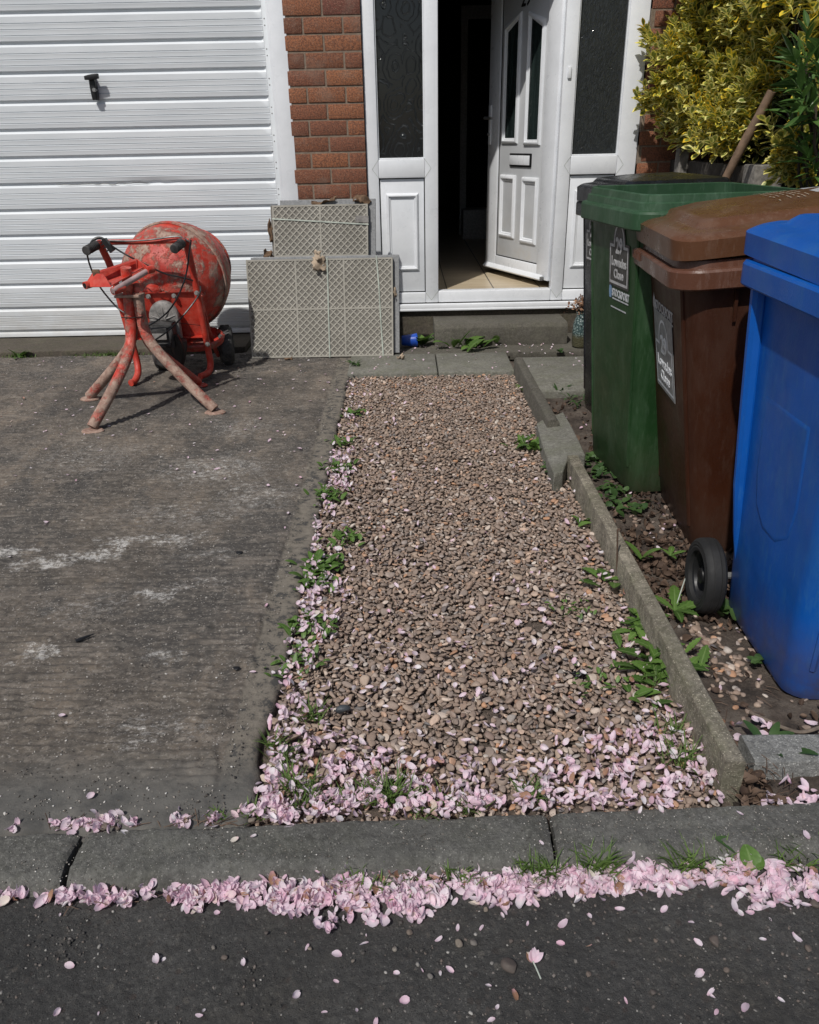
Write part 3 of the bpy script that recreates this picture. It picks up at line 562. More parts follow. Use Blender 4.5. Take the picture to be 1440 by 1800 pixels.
MB().box((GS, HG+.02, 0), (-.665, HG+.06, 2.25)).box((-3.13, HG+.05, -.01), (GS, HG+.09, 2.25)).build('shadow_gap', 'gap_black', gdo)
# crease in the steel
cr = [W(x, y, HG-.0035) for x, y in ((98, 324), (130, 325), (160, 322.5), (172, 324.5), (185, 322), (200, 325), (212, 320), (224, 323), (240, 319.5), (262, 321))]
MB().tube(chaikin(cr, 1), [.0008]+[.0021]*(len(chaikin(cr, 1))-2)+[.0006], 6).build('dent_crease', 'black_plastic', gdo)
# handle: a black lever on its lock plate
hp = W(166, 152, HG-.01); hd = MB()
a0, a1 = W(161, 132, HG-.022), W(169, 176, HG-.022); ax = (a1-a0)
sec = []
for k, (w, d0) in enumerate(((.013, .03), (.017, .036), (.018, .036), (.0175, .034), (.016, .03))):
    c = a0+ax*(k/4); sec.append([c+Vector((x*w, y*.016, 0)) for x, y in ((-1, -1), (-.6, -1.35), (.6, -1.35), (1, -1), (1, 1), (-1, 1))])
hd.loft(sec); ho = hd.build('handle', 'black_plastic', gdo, bevel=.003)
tp = W(153, 137, HG-.04); sec = []
for k, w in enumerate((.010, .013, .014, .012)):
    c = W(149+k*8, 137-k*1.2, HG-.052); sec.append([c+Vector((0, y*.012, z*w)) for y, z in ((-1, -1), (1, -1), (1, 1), (-1, 1))])
MB().loft(sec).build('grip', 'black_plastic', ho, bevel=.003)
MB().lathe([(0, -.004), (.009, -.004), (.0105, 0), (.0105, .05)], Matrix.Translation(W(165, 158, HG-.052)) @ Matrix.Rotation(-PI/2, 4, 'X'), 14).build('lock', 'grey_metal', ho)
# garage frame
gf0, gf1 = W(470.5, 60, HB+.005).x, -.640
fr = MB().box((gf0, HB+.008, .0), (gf0+.016, HB+.10, 2.25)).box((gf0+.016, HB+.002, .0), (gf1+.012, HB+.10, 2.25)).box((-3.14, HB+.004, 0), (-3.085, HB+.1, 2.25)).box((-3.14, HB+.004, 2.2), (gf1, HB+.1, 2.27))
fr.build('garage_frame', 'upvc', house, bevel=.003)
# ---- the front door screen
T = .275; bars = MB()                                           # T: threshold top
FLx0, FLx1 = -.214, W(661, 150, HF).x; MLx0, MLx1 = W(746, 200, HF).x, W(770.2, 200, HF).x
JRx0, JRx1 = W(990, 130, HF).x, W(1013.5, 130, HF).x; FRx0, FRx1 = W(1098.5, 130, HF).x, 1.383
zr0, zr1 = W(700, 313, HF).z, W(700, 280, HF).z; HEAD = 2.02
def bar(lo, hi): bars.box((lo[0], HF, lo[1]), (hi[0], HF+.075, hi[1]))
bar((FLx0, .20), (FLx1, 2.16)); bar((MLx0, .2045), (MLx1, 2.16)); bar((JRx0, .2045), (JRx1, 2.16)); bar((FRx0, .20), (FRx1, 2.16))
for a, b in ((FLx1, MLx0), (JRx1, FRx0)): bar((a, zr0), (b, zr1)); bar((a, .2045), (b, .268)); bar((a, 2.10), (b, 2.16))
bar((MLx1, HEAD), (JRx0, 2.16)); bar((MLx1, .2045), (JRx0, T))
frame = bars.build('door_frame', 'upvc', house, bevel=.006, seg=2)
sl_ = MB(); sl_.box((-.224, HF-.030, .168), (1.392, HF+.05, .2)); sl_.box((-.224, HF-.034, .158), (1.392, HF-.012, .172)); sl_.build('sill', 'upvc', frame, bevel=.005)
MB().box((-.21, HF-.001, .1995), (1.38, HF+.02, .2045)).build('seam', 'gap_black', frame)
# mitred welds: hairlines at the joints
wl = MB()
def hair(p, q): wl.tube([p-Vector((0, .0012, 0)), q-Vector((0, .0012, 0))], .0009, 4)
for xa, sgn in ((FLx1, -1), (MLx0, 1), (JRx1, -1), (FRx0, 1)):
    zm = (zr0+zr1)/2; w = .038
    hair(Vector((xa, HF, zr1)), Vector((xa+sgn*w, HF, zm))); hair(Vector((xa, HF, zr0)), Vector((xa+sgn*w, HF, zm)))
for xa, sgn in ((MLx0, 1), (JRx1, -1)):
    hair(Vector((xa, HF, .268)), Vector((xa+sgn*.036, HF, .222))); hair(Vector((xa+sgn*.076, HF, T)), Vector((xa+sgn*.036, HF, .222)))
wl.islands('weld_line', 'strap_plastic', frame)
def moulding(mb, x0, x1, z0, z1, yface, w=.03, d=.012, top=None):
    # picture-frame moulding proud of a panel; top: (dz_left, dz_right) makes a slanted head
    tl, tr = top or (0, 0)
    prof = ((0, 0), (.10*w, -d*.55), (.35*w, -d), (.50*w, -d), (.62*w, -d*.45), (.80*w, -d*.40), (.92*w, 0.002), (w, .004))
    rings = []
    for o, yy in prof:
        o_ = o*1.0; rings.append([Vector((x0+o_, yface+yy, z0+o_)), Vector((x1-o_, yface+yy, z0+o_)), Vector((x1-o_, yface+yy, z1+tr-o_)), Vector((x0+o_, yface+yy, z1+tl-o_))])
    mb.loft(rings, False, False)
for (a, b, px0, px1, gl_, cn) in ((FLx1, MLx0, 681, 738, 'swirl_glass', 0), (JRx1, FRx0, 1014, 1090, 'rain_glass', 1)):
    w = MB(); w.box((a-.005, HF+.030, zr1-.005), (b+.005, HF+.05, 2.105)); wn = w.build('side_window', gl_, house)
    bd = MB()
    for lo, hi in (((a, zr1), (a+.007, 2.10)), ((b-.007, zr1), (b, 2.10)), ((a+.007, zr1), (b-.007, zr1+.008))): bd.box((lo[0], HF+.012, lo[1]), (hi[0], HF+.031, hi[1]))
    bd.islands('glazing_bead', 'upvc', wn, bevel=.002, seg=1)
    pn = MB().box((a+.006, HF+.018, .275), (b-.006, HF+.05, zr0-.006)).build('lower_panel', 'upvc', house, bevel=.003)
    MB().box((a, HF+.024, .268), (b, HF+.055, zr0)).build('gasket', 'gap_black', pn)
    mm = MB(); moulding(mm, a+.038, b-.038, .40, zr0-.085, HF+.018, .034, .014); mm.build('moulding', 'upvc', pn, smooth=True)
bell = W(1001.5, 127, HF-.006); MB().box((bell.x-.0105, HF-.011, bell.z-.03), (bell.x+.0105, HF+.002, bell.z+.03)).build('door_bell', 'upvc', house, bevel=.004)
# the hall behind
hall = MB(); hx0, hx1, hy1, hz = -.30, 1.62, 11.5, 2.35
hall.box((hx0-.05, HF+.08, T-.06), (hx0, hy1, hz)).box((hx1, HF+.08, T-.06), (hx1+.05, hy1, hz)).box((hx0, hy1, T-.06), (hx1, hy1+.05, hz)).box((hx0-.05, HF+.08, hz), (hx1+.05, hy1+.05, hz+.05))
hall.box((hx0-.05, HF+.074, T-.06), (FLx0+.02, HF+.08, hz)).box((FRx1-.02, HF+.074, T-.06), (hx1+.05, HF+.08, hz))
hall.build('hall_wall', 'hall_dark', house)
MB().box((hx0, HF+.077, T-.06), (hx1, hy1, T-.005)).build('hall_floor', 'hall_tile', kind='structure')
# garage void and loft are closed boxes behind the front
bxm = G(832, 420, T); bx_ = MB().box((bxm.x-.10, bxm.y, T-.004), (bxm.x+.12, bxm.y+.2, T+.26)); tag(bx_.build('storage_box', 'print_grey', bevel=.01), 'pale box standing on the dim hall floor behind the open door', 'box')
jb = W(815, 240, 8.2); MB().box((jb.x-.03, 8.2, T), (jb.x+.03, 8.24, 2.2)).box((jb.x+.03, 8.2, 2.1), (jb.x+.85, 8.24, 2.2)).build('inner_door_frame', 'print_grey', house)
# ---- the open door leaf, hinged on the right
HX, HY = JRx0-.004, HF+.055
far = Vector((.605, 5.83)); dirv = (far-Vector((HX, HY))).normalized(); ang = math.atan2(dirv.y, dirv.x)
LW = .80
Dm = Matrix.Translation((HX, HY, 0)) @ Matrix.Rotation(ang, 4, 'Z')      # local x runs from the hinge to the lock edge; outer face at +y
door = bpy.data.objects.new('front_door', None)
zb, zt = .315, HEAD-.012
core = MB().box((0, -.045, zb), (LW, 0, zt), Dm)
leaf = core.build('front_door', 'door_skin', house, bevel=.004); bpy.data.objects.remove(door)
rl = MB()
fw = .135
for lo, hi in (((0, zb), (fw, zt)), ((LW-fw, zb), (LW, zt)), ((fw, zb), (LW-fw, zb+.085)), ((fw, zt-.085), (LW-fw, zt))): rl.box((lo[0], -.01, lo[1]), (hi[0], .013, hi[1]), Dm)
rl.build('leaf_frame', 'upvc', leaf, bevel=.006)
gk = MB()
for lo, hi in (((fw, zb+.085), (fw+.006, zt-.085)), ((LW-fw-.006, zb+.085), (LW-fw, zt-.085)), ((fw, zb+.085), (LW-fw, zb+.091))): gk.box((lo[0], -.001, lo[1]), (hi[0], .0025, hi[1]), Dm)
gk.islands('gasket', 'gap_black', leaf)
wb = MB(); sec = []
for x in (.055, LW-.01): sec.append([Dm @ Vector((x, y, zb+z)) for y, z in ((.012, -.004), (.034, -.002), (.038, .006), (.030, .016), (.016, .028), (.012, .03))])
wb.loft(sec); wb.build('weather_bar', 'upvc', leaf)
MB().box((.036, .016, zb+.001), (.055, .036, zb+.022), Dm).build('bar_end', 'grey_metal', leaf, bevel=.002)
# panels: the leaf seen from outside has its hinge on the right; u runs from hinge
def dmould(u0, u1, z0, z1, glass=None, top=None):
    mb = MB(); tl, tr = top or (0, 0); w, d = .036, .016
    prof = ((0, 0), (.08*w, d*.6), (.35*w, d), (.5*w, d), (.60*w, d*.45), (.8*w, d*.4), (.9*w, .001), (w, .0005))
    rings = []
    for o, yy in prof: rings.append([Dm @ Vector((u0+o, yy, z0+o)), Dm @ Vector((u1-o, yy, z0+o)), Dm @ Vector((u1-o, yy, z1+tr-o*1.2)), Dm @ Vector((u0+o, yy, z1+tl-o*1.2))])
    mb.loft(rings, False, False); o_ = mb.build('moulding', 'upvc', leaf)
    if glass:
        g = MB(); w *= .93
        g.add([Dm @ Vector((u0+w, .0022, z0+w)), Dm @ Vector((u1-w, .0022, z0+w)), Dm @ Vector((u1-w, .0022, z1+tr-w)), Dm @ Vector((u0+w, .0022, z1+tl-w))], [(0, 1, 2, 3)]); g.build('glass_pane', glass, leaf)
def DP(px, py):                                                 # a point on the open leaf's outer face -> (u, z)
    d = ray(px, py); nrm = Dm.to_3x3() @ Vector((0, 1, 0)); o = Dm @ Vector((0, 0, 0))
    t_ = (o-Vector(CAM)).dot(nrm)/Vector(d).dot(nrm); p = Dm.inverted() @ Vector(CAM+d*t_); return p.x, p.z
dmould(.172, .360, 1.098, 1.760, 'pane_dark', (0, .058)); dmould(.437, .630, 1.108, 1.770, 'pane_dark', (.058, 0))
dmould(.172, .362, .515, .915); dmould(.440, .634, .53, .922)
lbx = MB().box((.262, .0, .972), (.520, .008, 1.052), Dm).build('letterbox', 'black_plastic', leaf, bevel=.003)
MB().box((.276, .008, .984), (.515, .0125, 1.040), Dm).build('flap', 'upvc', lbx, bevel=.003)
hb = MB().box((.752, .013, 1.10), (.782, .024, 1.34), Dm).build('handle', 'upvc', leaf, bevel=.005)
MB().tube([Dm @ Vector(p) for p in ((.767, .02, 1.262), (.767, .055, 1.262), (.765, .062, 1.262), (.66, .066, 1.258))], [.010, .010, .010, .007], 10).build('lever', 'grey_metal', hb)
MB().lathe([(0, .012), (.008, .012), (.010, .009), (.010, -.01)], Dm @ Matrix.Translation((.767, .024, 1.165)) @ Matrix.Rotation(-PI/2, 4, 'X'), 12).build('keyhole', 'grey_metal', hb)
def text_mesh(s, size, depth=.0006, spacing=1., align='CENTER'):
    cu = bpy.data.curves.new('lettering', 'FONT'); cu.body = s; cu.size = size; cu.extrude = depth; cu.align_x = align; cu.space_character = spacing; cu.resolution_u = 3
    ob = bpy.data.objects.new('lettering', cu); COL.objects.link(ob); dg = bpy.context.evaluated_depsgraph_get()
    me = bpy.data.meshes.new_from_object(ob.evaluated_get(dg)); bpy.data.objects.remove(ob); bpy.data.curves.remove(cu)
    return me
def letters(mb, s, size, m, bold=0., sx=1., spacing=1.):
    me = text_mesh(s, size, spacing=spacing); off = [(0, 0)] if not bold else [(0, 0), (bold, 0), (-bold, 0), (0, bold), (0, -bold)]
    for k, (ax, ay) in enumerate(off): mb.add([m @ Vector(((v.co.x+ax)*sx, v.co.y+ay, v.co.z+k*.00003)) for v in me.vertices], [tuple(p.vertices) for p in me.polygons])
    bpy.data.meshes.remove(me)
nm = MB(); letters(nm, '29', .105, Dm @ Matrix.Translation((.402, .0015, 1.852)) @ Matrix.Rotation(PI, 4, 'Z') @ Matrix.Rotation(PI/2, 4, 'X'), .003); nm.build('number', 'black_plastic', leaf)
# ------------------------------------------------------------------ step, edging, slabs
sp = MB(); sec = []
for x in np.linspace(.175, .985, 26):
    j = random.uniform(-.002, .002); sec.append([Vector((x, y, z)) for y, z in ((5.06, -.03), (5.06, .122), (4.80+j, .126+j), (4.785+j, .120), (4.772+j, .105+j), (4.768+j, .05), (4.768, -.03))])
sp.loft(sec); tag(sp.build('doorstep', 'step_concrete', bevel=.004), 'worn grey concrete step below the open front door', 'step')
def edging(name, p0, p1, w, z0, z1, mat, label, rough=.002, rnd=.006, top=None):
    p0, p1 = Vector(p0), Vector(p1); d = (p1-p0).normalized(); nx = Vector((d.y, -d.x, 0)); L = (p1-p0).length; sec = []; k = max(6, int(L/.03))
    for i in range(k+1):
        c = p0+d*(L*i/k); zz = z1 if top is None else z1+(top-z1)*i/k; e = lambda: random.uniform(-rough, rough); r = rnd
        ch = random.random() < .12; rr = r*(1.9 if ch else 1)
        sec.append([c+nx*(-w/2+e())+Vector((0, 0, z0)), c+nx*(-w/2+e()*.5)+Vector((0, 0, zz-rr)), c+nx*(-w/2+r*.35)+Vector((0, 0, zz-r*.3)), c+nx*(-w/2+rr)+Vector((0, 0, zz+e()*.4)),
                    c+nx*(w/2-r)+Vector((0, 0, zz+e()*.4)), c+nx*(w/2-r*.35)+Vector((0, 0, zz-r*.3)), c+nx*(w/2+e()*.5)+Vector((0, 0, zz-r)), c+nx*(w/2+e())+Vector((0, 0, z0))])
    return tag(MB().loft(sec).build(name, mat, bevel=0), label, 'edging stone')
edging('concrete_edging', (.6165, 1.142, 0), (.6185, 2.745, 0), .040, -.12, .070, 'edging_concrete', 'long straight concrete edging running down the near right side of the gravel', .0032, .005)
edging('concrete_edging', (.607, 3.585, 0), (.6065, 4.165, 0), .05, -.1, .078, 'step_concrete', 'far rounded edging beside the square paving slab, abutting the path', rnd=.014)
edging('concrete_edging', (.612, 3.13, 0), (.608, 3.578, 0), .052, -.1, .076, 'step_concrete', 'rounded edging stone ending against the broken tilted slab', rnd=.014)
edging('concrete_edging', (.688, 1.243, 0), (1.9, 1.216, 0), .085, -.1, .012, 'pale_concrete', 'pale rough edging laid crosswise below the blue bin', .004, .008)
# broken slab lying tilted between the two runs of edging
sp_px = ((944, 744), (957, 736), (975, 731), (990, 725), (1004, 748), (1018, 776), (1029, 797), (1012, 799), (1000, 803), (990, 829), (974, 834), (966, 812), (957, 790), (950, 768)); sec = []
for dz, ins in ((-.075, 1.02), (-.012, 1.01), (0, 1.0)):
    r_ = random.Random(5); row = []
    for k, (px, py) in enumerate(sp_px):
        zt = .038+.020*(px-944)/85; p = G(px, py, zt); c_ = G(985, 778, .045); p = c_+(p-c_)*ins; p.z = zt+dz+r_.uniform(-.004, .004); row.append(p)
    sec.append(row)
cap = MB().loft(sec); tag(cap.build('broken_slab', 'flag_concrete', bevel=.003, seg=1, smooth=False), 'rough pale broken slab wedged tilted between two edging runs', 'slab')
# ------------------------------------------------------------------ tile bundles
def tile(name, label, corners, thick, mat, lattice=None, group=None):
    # corners bl, br, tr, tl on the front face (in space)
    bl, br, tr, tl = [Vector(c) for c in corners]; ux = (br-bl); Lx = ux.length; ux.normalize(); uz = (tl-bl); Lz = uz.length; uz.normalize(); nn = ux.cross(uz).normalized()   # points to the viewer side
    m = Matrix((( *[ux.x, nn.x, uz.x], bl.x), (*[ux.y, nn.y, uz.y], bl.y), (*[ux.z, nn.z, uz.z], bl.z), (0, 0, 0, 1)))
    o = thing(name, label, 'tile', (bl+br)/2, group)
    MB().box((0, -thick, 0), (Lx, 0, Lz), m).build('slab', mat, o, bevel=.002, seg=1)
    if lattice:
        nx_, nz_, pitch = lattice; rb = MB(); d = .0036; w = .0029
        for sgn in (1, -1):
            k = -int(Lz/pitch)-2
            while k*pitch < Lx+Lz+pitch:
                c = k*pitch                                   # line x = c + sgn*z clipped to the tile
                pts = []
                za, zb_ = (.004, Lz-.004)
                xa, xb = c+sgn*za, c+sgn*zb_
                if sgn < 0: xa, xb = c-za, c-zb_
                def clip(x, z): 
                    return x, z
                t0, t1 = 0., 1.; dx = xb-xa
                if abs(dx) > 1e-9:
                    for lim, s_ in ((.004, 1), (Lx-.004, -1)):
                        tt = (lim-xa)/dx
                        if s_*dx > 0: t0 = max(t0, tt)
                        else: t1 = min(t1, tt)
                if t1-t0 > .02:
                    x0, z0 = xa+dx*t0, za+(zb_-za)*t0; x1, z1 = xa+dx*t1, za+(zb_-za)*t1
                    dv = Vector((x1-x0, 0, z1-z0)).normalized(); sd = Vector((-dv.z, 0, dv.x))*w; a, b = Vector((x0, 0, z0)), Vector((x1, 0, z1)); dd = d if sgn > 0 else d*.93
                    q = [a-sd*1.5, a-sd*.6+Vector((0, dd, 0)), a+sd*.6+Vector((0, dd, 0)), a+sd*1.5]; q2 = [p+(b-a) for p in q]
                    rb.add([m @ p for p in q+q2], [(0, 1, 5, 4), (1, 2, 6, 5), (2, 3, 7, 6)])
                k += 1
        for i in range(nx_+1):
            x = .005+(Lx-.01)*i/nx_; w_ = .0045; rb.box((max(0.001, x-w_), -.0005, .001), (min(Lx-.001, x+w_), d*1.12, Lz-.001), m)
        for j in range(nz_+1):
            z = .005+(Lz-.01)*j/nz_; w_ = .0045; rb.box((.0015, -.0005, max(.0015, z-w_)), (Lx-.0015, d*1.16, min(Lz-.0015, z+w_)), m)
        rb.build('lattice_rib', 'tile_rib', o)
    return o, m
YL0, YL1 = 4.553, 4.625
bl, br = W(443, 630, YL0), W(692, 625.5, YL0); tl, tr = W(432, 457, YL1), W(687, 449.5, YL1); bl.z = max(bl.z, .001); br.z = max(br.z, .001)
big, mbig = tile('tile', 'large landscape tile turned lattice side out, front of the leaning stack', (bl, br, tr, tl), .018, 'tile_back', (3, 2, .039))
def shift(c, d): return [Vector(p)+Vector(d) for p in c]
tile('tile', 'grey smooth tile behind the large landscape tile, edge showing at its right', shift((bl, br, tr, tl), (.036, .026, .010)), .018, 'tile_grey')
sb = [W(478+14, 620, 4.70), W(655, 620, 4.70)]; 
s0, s1 = W(478, 361, 4.785), W(648.5, 361, 4.785); b0, b1 = W(489, 600, 4.70), W(649, 598, 4.70); b0.z = b1.z = .004
small, msm = tile('tile', 'upright lattice backed tile standing behind the landscape one', (b0, b1, s1, s0), .018, 'tile_back', (2, 3, .039))
tile('tile', 'grey upright tile behind the lattice backed upright tile, furthest back', shift((b0, b1, s1, s0), (.043, .030, .024)), .04, 'tile_grey')
tile('tile', 'thin edge of a lattice tile peeping out left of the upright tile', shift((b0, b1, s1, s0), (-.012, .0205, -.002)), .008, 'tile_back')
tile('tile', 'grey tile sandwiched between upright and landscape tiles, top left corner showing', shift((bl, br, tr, tl), (.020, .048, .006)), .018, 'tile_grey')
def on(m, px, py, off=.004):
    inv = m.inverted(); a = inv @ Vector(CAM); b = inv @ (Vector(CAM)+Vector(ray(px, py))); t_ = (off-a.y)/(b.y-a.y); return m @ (a+(b-a)*t_)
def strip(name, pts, w, m, mat, parent):
    q = [on(m, *p, .0048) for p in pts]; mb = MB(); sec = []; nrm = m.to_3x3() @ Vector((0, 1, 0))
    for i, p in enumerate(q):
        t_ = (q[min(i+1, len(q)-1)]-q[max(0, i-1)]).normalized(); s = t_.cross(nrm).normalized()*w; sec.append([p-s, p-s*.6+nrm*.0018, p+s*.6+nrm*.0018, p+s])
    mb.loft(sec); return mb.build(name, mat, parent)
strip('strap', [(575, 452), (576.5, 500), (578, 560), (580, 628)], .0042, mbig, 'strap_plastic', big)
strip('strap', [(661.5, 449.5), (666, 500), (670, 570), (674, 626)], .0042, mbig, 'strap_plastic', big)
strip('strap', [(478.5, 385), (520, 387), (570, 390), (648, 394.5)], .0042, msm, 'strap_plastic', small)
MB().add([on(msm, x, y, .0062) for x, y in ((625, 379), (648, 379), (648, 391), (625, 390.5))]+[on(msm, x, y, .002) for x, y in ((625, 379), (648, 379), (648, 391), (625, 390.5))], [(0, 1, 2, 3), (4, 7, 6, 5), (0, 4, 5, 1), (1, 5, 6, 2), (2, 6, 7, 3), (3, 7, 4, 0)]).build('tape_patch', 'dusty_metal', small)
def scrap(label, c, size, rot, mat='cardboard', seed=0, n=7):
    r = random.Random(seed); mb = MB(); m = Matrix.Translation(c) @ Matrix.Rotation(rot[2], 4, 'Z') @ Matrix.Rotation(rot[0], 4, 'X') @ Matrix.Rotation(rot[1], 4, 'Y')
    ph = [r.uniform(0, 6) for _ in range(4)]; ed = [[r.uniform(.72, 1.05) for _ in range(9)] for _ in range(2)]
    def fn(u, v):
        x, y = (u-.5)*size[0], (v-.5)*size[1]; e = ed[0][int(v*8)] if u > .5 else ed[1][int(v*8)]; x *= e; y *= ed[0][int(u*8)]
        return m @ Vector((x, y, size[2]*(math.sin(u*5+ph[0])*math.cos(v*4+ph[1])+.5*math.sin(u*11+v*9+ph[2]))))
    mb.grid(fn, 8, 8); o = mb.build('cardboard_scrap', mat, recalc=False); s = o.modifiers.new('s', 'SOLIDIFY'); s.thickness = .0012
    return tag(o, label, 'cardboard')
scrap('torn brown flap hanging over the top edge of the landscape tile', on(mbig, 561, 463, .018), (.085, .085, .012), (1.25, .1, .15), 'paper_scrap', 1)
scrap('crumpled piece above that flap, against the upright tile', on(mbig, 559, 449, .012), (.05, .06, .014), (1.1, .5, .5), 'paper_scrap', 2)
scrap('long brown strip lying on top of the upright tiles, left part', on(msm, 570, 354, -.02), (.15, .05, .014), (.35, -.22, .1), 'cardboard', 3)
scrap('curled dark scrap on the top right corner of the upright tiles', on(msm, 637, 351, -.02), (.11, .06, .022), (.5, .2, .3), 'cardboard', 4)
scrap('narrow torn strip hanging down the left edge of the upright tiles', on(msm, 475.5, 405, -.016), (.028, .13, .01), (1.4, .9, .2), 'cardboard', 5)
scrap('brown tuft low on the left edge of the upright tiles', on(msm, 472, 446, -.012), (.06, .05, .016), (1., .3, .4), 'cardboard', 6)
scrap('tiny tan sliver sticking out at the right edge of the landscape tile', on(mbig, 694, 513, -.012), (.03, .06, .006), (1.3, .5, .4), 'paper_scrap', 8)
scrap('small tan lump on the ground beneath the landscape tile', G(508, 629.5, .006)-Vector((0, .012, 0)), (.055, .03, .008), (.2, .1, .3), 'cardboard', 9)
scrap('crumpled dry scrap on the paving near the tile corner', G(706, 628, .012), (.045, .04, .016), (.4, .3, .9), 'paper_scrap', 10)
# ------------------------------------------------------------------ cup, vase with dried flowers
cm = Matrix.Translation(W(712, 596, 4.76)) @ Matrix.Rotation(.12, 4, 'Z') @ Matrix.Rotation(PI/2, 4, 'Y')
cup = MB().lathe([(0, -.02), (.028, -.02), (.030, -.017), (.039, .068), (.041, .07), (.0405, .073), (.038, .073), (.0365, .066), (.028, -.014), (0, -.014)], cm, 26)
co_ = cup.build('plastic_cup', 'cup_blue'); co_.location.z += .041-W(712, 596, 4.76).z; tag(co_, 'bright blue plastic cup lying on its side by the tiles', 'cup')
vb = Vector((1.050, 4.69, .0)); vm = Matrix.Translation(vb)
t = NT('speckled_glass'); v = t.n('TexVoronoi', {'Vector': t.obj(), 'Scale': 95.}); z_ = t.xyz()[2]
c = t.ramp(v.outputs['Distance'], (.25, (.30, .38, .36)), (.5, (.055, .095, .095))); low = t.ramp(t.math('ADD', z_, t.math('MULTIPLY', t.noise(20), .02)), (.07, 1), (.095, 0)); M['speckled_glass'] = t.out(t.mix(low, c, (.10, .095, .055)), .12, t.bump(v.outputs['Distance'], .003), Transmission_Weight=.25)
vs_ = MB().lathe([(0, .0), (.040, .0), (.050, .006), (.053, .02), (.053, .10), (.050, .14), (.040, .172), (.034, .185), (.034, .20), (.038, .205), (.036, .207), (.031, .20), (.031, .185), (.036, .17), (.046, .14), (.046, .03), (0, .02)], vm, 30).build('glass_vase', 'speckled_glass')
tag(vs_, 'speckled green glass vase standing at the right end of the doorstep', 'vase')
dfl = thing('dried_flowers', 'bunch of withered russet flower heads in the glass vase', 'flowers', vb+Vector((0, 0, .1)))
fm = MB()
LF = [(-.5, 0), (.5, 0)]
def petal_strip(mb, base, dirv, up, L, w, curl=0., n=4, uvs=True, prof=None, fold=0.):
    d = Vector(dirv).normalized(); s = d.cross(Vector(up)); s = s.normalized() if s.length > 1e-4 else Vector((1, 0, 0)); nn = s.cross(d).normalized(); vs = []; uv = []
    for i in range(n+1):
        t_ = i/n; wv = w*(prof(t_) if prof else math.sin(PI*min(1, .12+.88*t_))**.8*(1-.15*t_)); c = Vector(base)+d*(L*t_*(1-.25*abs(curl)*t_))+nn*(curl*L*t_*t_*.6)
        for u in (-1, 0, 1): vs.append(c+s*(wv*u)+nn*(fold*wv*abs(u))); uv.append((u, t_))
    fs = [(i*3+k, i*3+k+1, (i+1)*3+k+1, (i+1)*3+k) for i in range(n) for k in (0, 1)]
    mb.add(vs, fs, uv)
for k in range(190):
    th, r, z = random.uniform(0, 2*PI), abs(random.gauss(0, .042)), .225+random.uniform(0, .075); p = vb+Vector((r*math.cos(th)-.012, r*math.sin(th), z-.35*r))
    petal_strip(fm, p, (random.gauss(0, 1), random.gauss(0, 1), random.gauss(.4, .7)), (random.gauss(0, .4), random.gauss(0, .4), 1), random.uniform(.014, .028), random.uniform(.004, .009), random.uniform(-.8, .8), 3)
fm.build('flower_heads', 'dry_flower', dfl, recalc=False, kind='stuff')
sm = MB()
for k in range(9): sm.tube([vb+Vector((random.uniform(-.02, .02), random.uniform(-.02, .02), .03)), vb+Vector((random.uniform(-.02, .02), random.uniform(-.02, .02), .19)), vb+Vector((random.uniform(-.05, .03), random.uniform(-.04, .04), .25))], .0016, 5)
sm.build('stem', 'bark', dfl)
